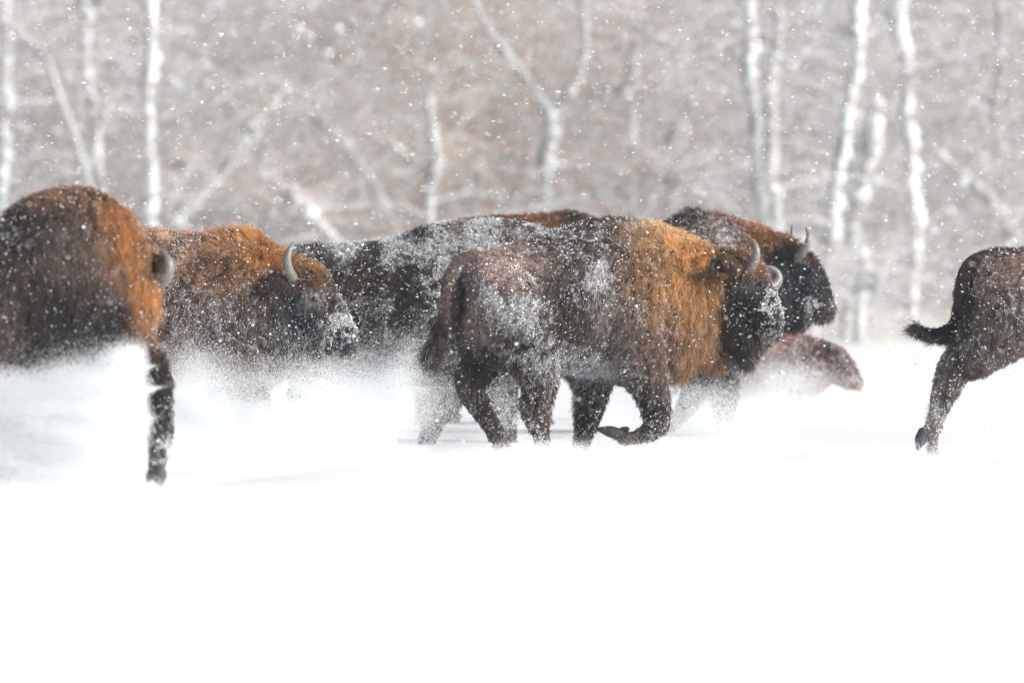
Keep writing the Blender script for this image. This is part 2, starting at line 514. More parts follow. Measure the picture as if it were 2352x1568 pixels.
def thicket():
    rs = np.random.RandomState(77)
    P_, R_, C_ = [], [], []
    # stems, branches and twigs, in layers going back
    for (n, lmin, lmax, r0, r1, y0, y1, zmax, updir) in ((2600, 1.2, 3.5, .012, .03, 134, 168, 8.5, 1.4), (26000, .6, 1.8, .006, .016, 131, 166, 9.0, .5), (30000, .3, .9, .004, .010, 130, 162, 9.0, .3)):
        x = rs.uniform(-16, 16, n); y = y0 + (y1 - y0) * rs.rand(n) ** 1.3
        z = zmax * rs.rand(n) ** 1.15
        y += 6.0
        s = np.column_stack([x, y, z])
        dirs = norm(np.column_stack([rs.randn(n), rs.randn(n) * .6, np.abs(rs.randn(n)) * .4 + updir * rs.rand(n)]))
        L = rs.uniform(lmin, lmax, n)
        p, r, c = twigs(s, dirs, L, rs.uniform(r0, r1, n), forest_tint(s, rs), rs, droop=.12, wob=.2)
        P_.append(p); R_.append(r); C_.append(c)
    n = 1100                                                 # crooked frosted boughs
    s = np.column_stack([rs.uniform(-16, 16, n), rs.uniform(139, 150, n), 8 * rs.rand(n)])
    dirs = norm(np.column_stack([rs.randn(n) * 1.1, rs.randn(n) * .4, rs.rand(n) * 1.3 - .1]))
    p, r, c = twigs(s, dirs, rs.uniform(.6, 2.8, n), .008 + .03 * rs.rand(n) ** 1.6, np.array([.62, .63, .62]) * rs.uniform(.7, 1.0, (n, 1)), rs, droop=.05, wob=.3)
    P_.append(p); R_.append(r); C_.append(c)
    o = hair_object('thicket', np.concatenate(P_), np.concatenate(R_), np.concatenate(C_), M_TWIG)
    tag(o, 'dense thicket of frosted brown and mauve twigs filling the forest edge', 'thicket', kind='stuff')
    # frost and snow lumps caught in the twigs
    q = np.concatenate(P_)
    j = rs.randint(0, len(q), 16000)
    g = q[j, 2] + rs.randn(len(j), 3) * .02
    g = g[g[:, 2] > .05]
    o = point_cloud('frost_clumps', g, .012 + .06 * rs.rand(len(g)) ** 3, M_CRUST)
    tag(o, 'lumps of frost and snow caught in the twigs of the thicket', 'frost', kind='stuff')
    # dry straw and brush at the foot of the wood
    n = 9000
    x = rs.uniform(-16, 16, n); y = rs.uniform(130, 140, n)
    s = np.column_stack([x, y, np.full(n, .0)])
    dirs = norm(np.column_stack([rs.randn(n) * .35, rs.randn(n) * .3, np.ones(n)]))
    col = np.where(rs.rand(n, 1) < .5, np.array([.62, .60, .55]), np.array([.74, .75, .76])) * (.8 + .35 * rs.rand(n, 1))
    p, r, c = twigs(s, dirs, rs.uniform(.2, .9, n), rs.uniform(.004, .01, n), np.clip(col, 0, .85), rs, droop=.2, wob=.25)
    o = hair_object('dry_grass', p, r, c, M_TWIG)
    tag(o, 'pale dry grass and brush poking out of the snow below the trees', 'grass', kind='stuff')


thicket()

# ------------------------------------------------------------------ bison
class Bison:
    def __init__(self, d, label, name='bison'):
        self.d = d
        self.px = PXM * D0 / d                              # picture pixels per metre at this animal
        self.geo = Geo()
        self.label = label
        g = at(0, 0, d)
        self.root = None
        self.paint = []
        self.parts = []

    def P(self, X, Y, dy=0.0):
        return at(X, Y, self.d + dy)

    def torso(self, st, n=40, m=28):
        """st: (X, Ytop, Ybottom, depth offset, half width in m, narrowing towards the top)."""
        A = np.array([tuple(s) + (0.0,) * (6 - len(s)) for s in st], float)
        A = catmull(A, n)
        th = np.linspace(0, 2 * np.pi, m, endpoint=False)
        C = np.array([self.P(a[0], (a[1] + a[2]) / 2, a[3]) for a in A])
        T = np.gradient(C, axis=0); T[:, 2] = 0; T = norm(T)
        S = np.column_stack([-T[:, 1], T[:, 0], np.zeros(len(T))])
        rings = []
        for c, s, a in zip(C, S, A):
            hz = (a[2] - a[1]) / 2 / self.px
            cs, sn = np.cos(th), np.sin(th)
            ex = 0.85
            w = np.sign(cs) * np.abs(cs) ** ex * a[4] * (1 - a[5] * (0.5 + 0.5 * sn) * 1.2)
            rings.append(c + np.outer(w, s) + np.outer(np.sign(sn) * np.abs(sn) ** ex * hz, (0, 0, 1)))
        def shrink(r, k, off):
            c = r.mean(0)
            return c + (r - c) * k + off
        h0 = -T[0] * A[0, 4] * .5; h1 = T[-1] * A[-1, 4] * .5
        rings = [shrink(rings[0], .3, h0), shrink(rings[0], .72, h0 * .7)] + rings + [shrink(rings[-1], .72, h1 * .7), shrink(rings[-1], .3, h1)]
        self.geo.rings(rings)

    def limb(self, st, n=18, m=14):
        """st: (X, Y, depth offset, half width in picture px, half depth in m)."""
        P = np.array([self.P(s[0], s[1], s[2]) for s in st])
        self.geo.tube(P, [s[3] / self.px for s in st], m, [s[4] for s in st], n=n)

    def ball(self, X, Y, dy, r, ry):
        self.geo.ball(self.P(X, Y, dy), r / self.px, ry, r / self.px)

    def part_tube(self, name, st, mat, n=16, m=12, label=None):
        g = Geo()
        P = np.array([self.P(s[0], s[1], s[2]) for s in st])
        g.tube(P, [s[3] / self.px for s in st], m, [s[4] if len(s) > 4 else s[3] / self.px for s in st], n=n)
        o = link(name, g.mesh(name), None, mat)
        if label: o['label'] = label
        self.parts.append(o)
        return o

    def part_ball(self, name, X, Y, dy, rx, ry, rz, mat):
        g = Geo(); g.ball(self.P(X, Y, dy), rx, ry, rz)
        o = link(name, g.mesh(name), None, mat)
        self.parts.append(o)
        return o

    def hoof(self, X, Y, X2, Y2, dy, w, h):
        """A cloven claw: wedge from the coronet (X,Y) to the tip (X2,Y2)."""
        for s in (-1, 1):
            st = [(X, Y, dy + s * .024, w * .9, .024), ((X + X2) / 2, (Y + Y2) / 2, dy + s * .026, w, .026), (X2, Y2, dy + s * .02, w * .35, .012)]
            self.part_tube('hoof', st, M_HOOF, 8, 10)

    # ---- coat
    def fields(self, p):
        """Colour, length, snow and flow of the coat at world points, painted on the animal in blobs."""
        X = p[:, 0] / p[:, 1] * PXM * D0 + 1176
        Y = HORIZON + (CAM_H - p[:, 2]) / p[:, 1] * PXM * D0
        n = len(p)
        base = self.base
        F = {'col': np.tile(np.array(base['col'], float), (n, 1)), 'len': np.full(n, base['len']), 'snow': np.full(n, base['snow']),
             'flow': np.tile(np.array(base.get('flow', (-1, 0, -.7)), float), (n, 1)), 'lift': np.full(n, base.get('lift', .45)),
             'curl': np.full(n, base.get('curl', 1.0))}
        nz = (vnoise(p, 9, 21, 2) - .5) * 24
        nz2 = (vnoise(p + 5.5, 9, 22, 2) - .5) * 24
        for (bx, by, rx, ry, d) in self.paint:
            q = ((X + nz - bx) / rx) ** 2 + ((Y + nz2 - by) / ry) ** 2
            w = np.exp(-q ** 1.25)
            for k, v in d.items():
                if k in ('col', 'flow'):
                    F[k] = F[k] * (1 - w[:, None]) + np.array(v, float) * w[:, None]
                else:
                    F[k] = F[k] * (1 - w) + v * w
        return F

    def coat(self, meshes, clumps, per, seed, root_r=.0015, crust=1.0, far_density=.3):
        rs = np.random.RandomState(seed)
        tri, nor = [], []
        for me in meshes:
            me.calc_loop_triangles()
            v = np.empty(len(me.vertices) * 3, np.float32); me.vertices.foreach_get('co', v); v = v.reshape(-1, 3)
            t = np.empty(len(me.loop_triangles) * 3, np.int32); me.loop_triangles.foreach_get('vertices', t); t = t.reshape(-1, 3)
            vn = np.empty(len(me.vertices) * 3, np.float32); me.vertices.foreach_get('normal', vn); vn = vn.reshape(-1, 3)
            tri.append(v[t]); nor.append(vn[t])
        boost = np.concatenate([np.full(len(t), 1.0 if q == 0 else 2.2) for q, t in enumerate(tri)])
        tri = np.concatenate(tri).astype(float); nor = np.concatenate(nor).astype(float)
        area = np.linalg.norm(np.cross(tri[:, 1] - tri[:, 0], tri[:, 2] - tri[:, 0]), axis=1) / 2
        fn = norm(nor.mean(1))
        vis = np.where(-fn[:, 1] > -.35, 1.0, far_density)
        cen = tri.mean(1)
        sx = cen[:, 0] / cen[:, 1] * PXM * D0 + 1176
        vis *= np.where((sx > -120) & (sx < 2470), 1.0, .25) * np.where(cen[:, 2] > .15, 1.0, .35)
        w = area * vis * boost; w /= w.sum()
        idx = rs.choice(len(tri), clumps, p=w)
        a, b = rs.rand(clumps), rs.rand(clumps)
        s = a + b > 1; a[s], b[s] = 1 - a[s], 1 - b[s]
        u = np.column_stack([1 - a - b, a, b])[:, :, None]
        P = (tri[idx] * u).sum(1); N = norm((nor[idx] * u).sum(1))
        F = self.fields(P)
        fl = F['flow'] + (np.column_stack([vnoise(P, 3.2, 31), vnoise(P, 3.2, 32), vnoise(P, 3.2, 33)]) - .5) * 1.1
        ft = norm(fl - N * (fl * N).sum(1, keepdims=True))
        curl = F['curl'][:, None]
        jit = rs.randn(clumps, 3) * (.12 + .17 * curl)
        dc = norm(ft + N * F['lift'][:, None] + jit)
        wool = vnoise(P, 26, 41, 2)
        low = smooth01(P[:, 2], .12, .42)                      # short hair on the shanks
        L = F['len'] * (.5 + .5 * low) * (.75 + .5 * rs.rand(clumps)) * (.6 + .8 * wool)
        tint = (.72 + .5 * rs.rand(clumps)) * (1 + (.96 * smooth01(wool, .25, .8) - .48) * np.clip(.25 + .6 * F['curl'], 0, 1.2))
        col = F['col'] * tint[:, None]
        pn = .5 * vnoise(P, 5, 51, 2) + .25 * vnoise(P, 24, 52, 2) + .25 * vnoise(P, 20, 41, 2)
        sprob = np.clip(F['snow'] * 1.35 * smooth01(pn, .40, .62), 0, 1)
        sprob = np.clip(sprob + .28 * (1 - low) * smooth01(vnoise(P, 9, 53, 2), .40, .62), 0, 1)      # caked shanks
        is_snow = rs.rand(clumps) < sprob
        # hairs of every clump
        T1 = norm(np.cross(N, [0.3, 0.2, 0.9])); T2 = np.cross(N, T1)
        k = int(per * 1.4)
        ids = np.repeat(np.arange(clumps), k)
        n = len(ids)
        rc = (.006 + .05 * L)[ids]
        o1, o2 = rs.randn(n) * rc, rs.randn(n) * rc
        off = T1[ids] * o1[:, None] + T2[ids] * o2[:, None]
        root = P[ids] + off - N[ids] * .006
        Lh = L[ids] * (.65 + .5 * rs.rand(n))
        dh = norm(dc[ids] + rs.randn(n, 3) * .10)
        tip = P[ids] + off * .35 + dh * Lh[:, None]
        tip[:, 2] -= Lh * .16
        ctl = root + norm(N[ids] * .9 + ft[ids] * .55 + rs.randn(n, 3) * .15) * (Lh * .45)[:, None]
        K = 4
        t = np.linspace(0, 1, K)[None, :, None]
        pts = root[:, None] * (1 - t) ** 2 + 2 * ctl[:, None] * t * (1 - t) + tip[:, None] * t ** 2
        wob = (curl[ids] * .10 * Lh[:, None])[:, None, :] * rs.randn(n, K, 3)
        wob[:, 0] = 0
        pts = pts + wob
        R0 = root_r * (.8 + .5 * rs.rand(n))
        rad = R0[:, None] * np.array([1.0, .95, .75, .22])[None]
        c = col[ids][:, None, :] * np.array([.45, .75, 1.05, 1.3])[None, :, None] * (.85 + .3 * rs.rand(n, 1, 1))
        sn = is_snow[ids] & (rs.rand(n) < (.35 + .5 * np.clip(F['snow'], 0, 1))[ids])
        wt = np.array([0, .03, .40, .85])
        c[sn] = c[sn] * (1 - wt)[None, :, None] + np.array([.80, .82, .85]) * wt[None, :, None]
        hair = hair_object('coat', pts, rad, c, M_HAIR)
        self.parts.append(hair)
        # grains of snow caught in the hair
        pick = np.where(is_snow)[0]
        rep = np.repeat(pick, np.where((F['snow'][pick] > .7) | (low[pick] < .6), 3, 1))
        g = P[rep] + dc[rep] * (L[rep] * (.35 + .5 * rs.rand(len(rep))))[:, None] + rs.randn(len(rep), 3) * .009
        dust = np.where(rs.rand(clumps) < .22 * np.clip(F['snow'] + .25, 0, 1))[0]
        g2 = P[dust] + N[dust] * (L[dust] * .5)[:, None] + dc[dust] * (L[dust] * .3)[:, None]
        g = np.vstack([g, g2])
        gr = .0016 + .0034 * rs.rand(len(g)) ** 2.5 + np.where(rs.rand(len(g)) < .008, .009 * rs.rand(len(g)), 0)
        o = point_cloud('clinging_snow', g, gr, M_CRUST); o['kind'] = 'stuff'
        self.parts.append(o)

    def finish(self, voxel=.02, clumps=6000, per=12, seed=1, extra=(), **kw):
        body = remeshed('body', self.geo, voxel)
        n = len(body.vertices)
        v = np.empty(n * 3, np.float32); body.vertices.foreach_get('co', v); v = v.reshape(-1, 3)
        F = self.fields(v.astype(float))
        c = body.attributes.new('tint', 'FLOAT_COLOR', 'POINT')
        c.data.foreach_set('color', np.column_stack([F['col'] * .5, np.ones(n)]).astype(np.float32).ravel())
        bo = link('body', body, None, M_HIDE)
        self.parts.append(bo)
        for e in extra:
            m = len(e.data.vertices)
            v = np.empty(m * 3, np.float32); e.data.vertices.foreach_get('co', v)
            F = self.fields(v.reshape(-1, 3).astype(float))
            c = e.data.attributes.new('tint', 'FLOAT_COLOR', 'POINT')
            c.data.foreach_set('color', np.column_stack([F['col'] * .3, np.ones(m)]).astype(np.float32).ravel())
        self.coat([body] + [e.data for e in extra], clumps, per, seed, **kw)
        cx = v.mean()
        vv = np.empty(n * 3, np.float32); body.vertices.foreach_get('co', vv); vv = vv.reshape(-1, 3)
        mid = (vv.min(0) + vv.max(0)) / 2
        root = bpy.data.objects.new('bison', None)
        root.empty_display_size = .3
        root.location = (mid[0], mid[1], 0)
        COL.objects.link(root)
        bpy.context.view_layer.update()
        for o in self.parts:
            o.parent = root
            o.matrix_parent_inverse = root.matrix_world.inverted()
        tag(root, self.label, 'bison', 'bison galloping through the snow')
        self.root = root


DARK = (.030, .024, .021); BROWN = (.105, .070, .054); GREY = (.175, .145, .132); RUST = (.26, .105, .030)
ORANGE = (.50, .29, .115); BLACK = (.020, .023, .029); TAN = (.20, .13, .095)
FACE = dict(len=.028, curl=.4, lift=.35, snow=.1)

# ---- the bison in the middle, seen whole
def bison_middle():
    b = Bison(60.0, 'orange-maned bison galloping across the middle, whole body in view, one foreleg folded')
    b.base = dict(col=GREY, len=.05, snow=.36, lift=.4)
    b.torso([(1060, 640, 740, -.40, .16), (1085, 602, 790, -.38, .26), (1125, 578, 832, -.34, .31), (1180, 563, 846, -.28, .33, .05),
             (1250, 546, 845, -.18, .335), (1320, 524, 848, -.08, .36), (1390, 506, 862, .02, .36, .2), (1450, 511, 880, .10, .35, .25),
             (1510, 530, 872, .18, .33, .2), (1570, 550, 840, .25, .28, .1), (1625, 576, 795, .31, .23), (1665, 600, 750, .33, .17)])
    b.limb([(1660, 615, .30, 40, .15), (1698, 636, .26, 50, .16), (1724, 676, .2, 54, .15), (1752, 714, .14, 42, .115), (1770, 740, .11, 30, .09), (1774, 754, .1, 22, .075)])
    b.ball(1742, 652, .12, 17, .05)
    b.limb([(1650, 660, .28, 42, .15), (1680, 720, .22, 44, .13), (1702, 765, .18, 32, .10), (1716, 800, .16, 17, .06), (1720, 828, .16, 7, .03)], 14)
    b.limb([(1600, 740, .28, 45, .18), (1620, 790, .26, 34, .13), (1640, 820, .24, 16, .07)], 8)
    # near foreleg, folded; far foreleg, planted
    b.limb([(1455, 640, -.12, 60, .13), (1445, 735, -.2, 66, .16), (1470, 830, -.2, 52, .14), (1497, 900, -.17, 35, .09), (1508, 950, -.15, 30, .075), (1506, 980, -.15, 28, .07),
            (1478, 999, -.14, 19, .05), (1452, 1006, -.12, 16, .045), (1436, 1006, -.11, 17, .05), (1418, 997, -.1, 14, .04)], 30)
    b.limb([(1385, 820, .25, 46, .11), (1362, 895, .26, 33, .08), (1350, 960, .27, 27, .065), (1335, 1020, .28, 19, .05), (1330, 1070, .28, 17, .05)])
    b.limb([(1140, 640, -.55, 60, .12), (1175, 720, -.60, 78, .16), (1215, 805, -.56, 58, .14), (1238, 880, -.47, 34, .09), (1230, 935, -.47, 31, .075), (1240, 985, -.46, 21, .055),
            (1252, 1040, -.44, 19, .05), (1260, 1075, -.43, 19, .05)], 26)
    b.limb([(1110, 745, -.22, 60, .14), (1108, 825, -.18, 44, .11), (1082, 872, -.17, 31, .08), (1094, 920, -.16, 25, .065), (1130, 980, -.14, 21, .05),
            (1160, 1035, -.13, 19, .05), (1170, 1080, -.13, 18, .05)], 26)
    b.hoof(1426, 996, 1374, 985, -.11, 13, .05)
    for X, Y, dy in ((1262, 1072, -.43), (1172, 1076, -.13), (1330, 1066, .28)):
        b.hoof(X, Y, X + 14, Y + 26, dy, 16, .05)
    b.part_tube('dewclaw', [(1440, 985, -.13, 6), (1428, 984, -.13, 4)], M_HOOF, 6, 8)
    # horns, ear, eye, nose
    b.part_tube('horn', [(1712, 626, .12, 12), (1727, 610, .08, 11.5), (1737, 588, .06, 9.5), (1736, 566, .07, 7), (1726, 551, .1, 4.5), (1714, 546, .14, 2)], M_HORN, 20)
    b.part_tube('horn', [(1762, 662, .32, 13), (1778, 656, .36, 13), (1788, 640, .38, 11), (1783, 624, .38, 8), (1771, 615, .37, 5), (1760, 613, .36, 2)], M_HORN, 20)
    ear = b.part_tube('ear', [(1690, 612, .06, 10, .03), (1674, 610, -.04, 22, .03), (1658, 608, -.12, 24, .028), (1640, 603, -.17, 9, .015)], M_HIDE, 12)
    tail = b.part_tube('tail', [(1088, 584, -.45, 8), (1054, 598, -.56, 9), (1030, 638, -.62, 9), (1021, 690, -.63, 9), (1019, 735, -.63, 12), (1008, 768, -.63, 18), (998, 795, -.62, 13)], M_HIDE, 20)
    b.part_ball('eye', 1748, 651, .055, .017, .017, .017, M_EYE)
    b.part_tube('nose', [(1782, 734, .07, 8, .045), (1788, 746, .06, 9, .05), (1784, 757, .06, 6, .04)], M_NOSE, 10)
    b.paint = [
        (1110, 610, 150, 60, dict(col=(.46, .34, .29), snow=.22, len=.035, curl=.35, flow=(-1, 0, -.25))),  # highlight on the rump, painted into the coat colour
        (1095, 700, 50, 110, dict(col=(.30, .225, .195), snow=.08, len=.035, curl=.3, flow=(-.5, 0, -1))),
        (1190, 690, 95, 60, dict(snow=1.3)),
        (1200, 605, 60, 36, dict(snow=.75)),
        (1240, 800, 80, 60, dict(col=DARK, snow=.95, len=.06)),
        (1330, 700, 70, 130, dict(col=(.052, .042, .038), snow=.12, flow=(-.3, 0, -1), curl=.5)),
        (1400, 595, 75, 90, dict(snow=1.6, col=(.14, .115, .10))),
        (1310, 545, 120, 40, dict(snow=.55, col=(.10, .08, .075))),
        (1375, 500, 40, 25, dict(col=(.06, .045, .04), snow=.15)),
        (1360, 830, 75, 40, dict(col=DARK, snow=2.0, flow=(.4, 0, -.6))),
        (1430, 740, 70, 120, dict(col=(.20, .165, .148), snow=.2, curl=.7)),
        (1530, 630, 95, 140, dict(col=(.33, .20, .11), snow=.25, len=.065, lift=.7)),
        (1600, 605, 95, 130, dict(col=ORANGE, curl=.5, snow=.06, len=.075, lift=.7, flow=(-.5, 0, -1))),
        (1575, 538, 110, 42, dict(curl=.5, col=(.56, .37, .18), snow=.06, len=.08, lift=.9, flow=(-.3, 0, .5))),  # golden mane, its top highlight put into the hair colour
        (1610, 730, 60, 70, dict(col=(.40, .24, .12), snow=.05, len=.09, lift=.5, flow=(0, 0, -1))),
        (1590, 810, 75, 60, dict(col=(.30, .175, .095), snow=.04, len=.12, lift=.3, flow=(.1, 0, -1), curl=.3)),
        (1510, 800, 40, 70, dict(col=(.20, .13, .10), snow=.05, len=.05)),
        (1700, 770, 45, 60, dict(col=(.035, .03, .026), snow=.02, len=.14, lift=.3, flow=(.12, 0, -1), curl=.2)),
        (1690, 690, 45, 80, dict(col=(.03, .026, .024), snow=.05, len=.06, curl=.4, flow=(-.1, 0, -1))),
        (1735, 690, 48, 75, dict(col=BLACK, snow=.2, len=.022, curl=.3, flow=(-.4, 0, -.6))),
        (1774, 702, 17, 34, dict(snow=1.9, col=BLACK, len=.02)),
        (1765, 742, 28, 28, dict(col=BLACK, snow=.6, len=.012)),
        (1741, 650, 24, 26, dict(col=(.14, .125, .13), snow=.04, len=.010, curl=.1)),
        (1715, 590, 40, 26, dict(col=(.30, .16, .07), snow=.1, len=.07, lift=.8, flow=(.4, 0, -.4))),
        (1730, 622, 28, 14, dict(col=(.34, .2, .11), snow=.1, len=.05, lift=.7, flow=(.6, 0, -.6))),
        (1660, 607, 30, 28, dict(col=(.018, .017, .018), snow=.15, len=.035, lift=.6, flow=(-.6, 0, -.3))),
        (1495, 940, 60, 70, dict(col=(.05, .042, .04), snow=.18, len=.045, flow=(-.25, 0, -1), curl=.4)),
        (1455, 1005, 45, 24, dict(col=(.16, .125, .10), snow=.25, len=.015, curl=.2, flow=(-1, 0, 0))),
        (1345, 950, 60, 90, dict(col=(.045, .04, .042), snow=.3, len=.045, flow=(-.2, 0, -1), lift=.6, curl=.4)),
        (1240, 900, 60, 60, dict(col=(.075, .055, .045), snow=.22, len=.045, flow=(.2, 0, -1), lift=.6, curl=.4)),
        (1245, 1020, 50, 60, dict(col=(.10, .08, .07), snow=.75, len=.035, flow=(0, 0, -1), curl=.4)),
        (1110, 830, 60, 60, dict(col=(.045, .036, .032), snow=.12, len=.04, curl=.4, flow=(-.2, 0, -1))),
        (1100, 940, 40, 70, dict(col=(.12, .09, .075), snow=.42, len=.025, curl=.3, flow=(.4, 0, -1))),
        (1061, 690, 13, 90, dict(col=(.02, .015, .013), snow=.0, len=.015)),  # shade in the crease beside the tail, painted as a dark strip
        (1022, 660, 18, 80, dict(col=(.25, .19, .165), snow=.55, len=.035, flow=(-.2, 0, -1), curl=.4)),
        (1006, 780, 45, 45, dict(col=(.04, .033, .03), snow=.08, len=.13, lift=.3, flow=(-.25, 0, -1), curl=.4)),
    ]
    b.finish(.018, 40000, 8, 4, (ear, tail))
    return b


bison_middle()
# ---- the big bull at the left edge, running away to the right
def bison_left():
    b = Bison(52.0, 'big humped bison at the left edge, head hidden behind its orange shoulder fringe')
    b.base = dict(col=(.060, .044, .038), len=.055, snow=.05, lift=.35, flow=(-.4, 0, -1), curl=.6)
    b.torso([(-540, 590, 720, -.75, .15), (-500, 545, 800, -.7, .27), (-400, 525, 850, -.6, .33), (-250, 520, 860, -.45, .40), (-110, 535, 860, -.3, .43, .1),
             (0, 512, 862, -.2, .43, .2), (65, 464, 858, -.13, .43, .3), (130, 440, 845, -.07, .41, .35), (185, 438, 828, 0, .39, .35), (230, 450, 815, .05, .36, .3),
             (264, 492, 800, .1, .32, .2), (288, 560, 775, .15, .26, .1), (304, 630, 740, .18, .19)], 46)
    b.limb([(285, 600, .3, 42, .16), (298, 640, .48, 38, .15), (304, 720, .62, 34, .13), (306, 770, .7, 24, .10), (304, 785, .72, 18, .08)])
    b.limb([(262, 740, -.12, 60, .15), (312, 810, -.18, 42, .12), (348, 870, -.2, 38, .10), (364, 930, -.2, 32, .08), (367, 985, -.2, 27, .07),
            (366, 1035, -.2, 26, .06), (360, 1066, -.2, 22, .055), (362, 1090, -.2, 17, .05)], 28)
    b.limb([(230, 760, .3, 55, .13), (200, 850, .3, 36, .09), (170, 940, .3, 24, .065), (120, 990, .3, 20, .05), (70, 1010, .3, 18, .05)])
    b.limb([(-380, 740, -.75, 80, .17), (-400, 850, -.8, 50, .12), (-440, 930, -.8, 30, .08), (-420, 1020, -.8, 22, .06), (-400, 1120, -.8, 20, .05)])
    b.limb([(-420, 740, -.4, 80, .17), (-340, 850, -.4, 50, .12), (-330, 930, -.4, 30, .08), (-290, 1020, -.4, 22, .06), (-270, 1110, -.4, 20, .05)])
    b.hoof(364, 1076, 370, 1112, -.22, 16, .05)
    b.hoof(350, 1082, 338, 1106, -.2, 9, .05)
    for X, Y, dy in ((66, 1005, .3), (-400, 1110, -.8), (-270, 1100, -.4)):
        b.hoof(X, Y, X + 12, Y + 20, dy, 16, .05)
    b.part_tube('dewclaw', [(356, 1032, -.26, 9), (350, 1046, -.27, 5)], M_HOOF, 6, 8)
    b.part_tube('dewclaw', [(374, 1036, -.26, 8), (376, 1048, -.27, 5)], M_HOOF, 6, 8)
    b.part_tube('horn', [(340, 652, .42, 17), (366, 646, .40, 19), (384, 625, .38, 17), (386, 602, .38, 13), (378, 586, .4, 7), (368, 577, .43, 3)], M_HORN, 20)
    b.part_tube('horn', [(290, 630, .6, 16), (266, 622, .62, 14), (256, 600, .64, 9), (266, 580, .66, 4)], M_HORN, 16)
    ear = b.part_tube('ear', [(318, 606, .30, 16, .04), (340, 606, .24, 27, .04), (356, 602, .2, 22, .03), (368, 596, .18, 8, .015)], M_HIDE, 12)
    tail = b.part_tube('tail', [(-530, 560, -.8, 11), (-556, 610, -.82, 12), (-562, 680, -.82, 12), (-560, 760, -.82, 20), (-556, 810, -.82, 10)], M_HIDE, 14)
    b.part_ball('eye', 352, 680, .5, .02, .02, .02, M_EYE)
    b.paint = [
        (150, 450, 150, 36, dict(col=(.26, .15, .10), snow=.15, len=.055, lift=.6)),
        (180, 560, 120, 80, dict(col=(.15, .11, .095), snow=.14)),
        (40, 540, 70, 60, dict(col=(.05, .043, .04), snow=.16)),
        (240, 600, 60, 120, dict(col=(.17, .12, .095), snow=.12, len=.08)),
        (170, 740, 170, 90, dict(col=(.026, .024, .026), snow=.02, len=.11, curl=.3)),
        (10, 760, 40, 90, dict(col=(.12, .09, .075), snow=.05)),
        (275, 530, 42, 80, dict(col=(.44, .225, .085), snow=.05, len=.085, lift=.6, flow=(-.25, 0, -1), curl=.4)),
        (330, 650, 34, 130, dict(col=(.48, .235, .085), snow=.02, len=.085, lift=.3, flow=(-.1, 0, -1), curl=.25)),
        (270, 470, 50, 40, dict(col=(.40, .22, .11), len=.075, lift=.8)),
        (340, 745, 26, 45, dict(col=(.33, .19, .12), snow=.2, len=.10, flow=(.05, 0, -1), curl=.2)),
        (325, 825, 60, 45, dict(col=(.035, .03, .028), snow=.12, len=.07, flow=(-.3, 0, -1))),
        (346, 604, 26, 36, dict(col=(.014, .014, .015), snow=.1, len=.03)),
        (368, 930, 50, 70, dict(col=(.03, .03, .032), snow=.3, len=.025, curl=.3, flow=(0, 0, -1))),
        (364, 1050, 55, 50, dict(col=(.32, .28, .26), snow=1.0, len=.02, curl=.3, flow=(0, 0, -1))),
    ]
    b.finish(.022, 32000, 8, 14, (ear, tail))


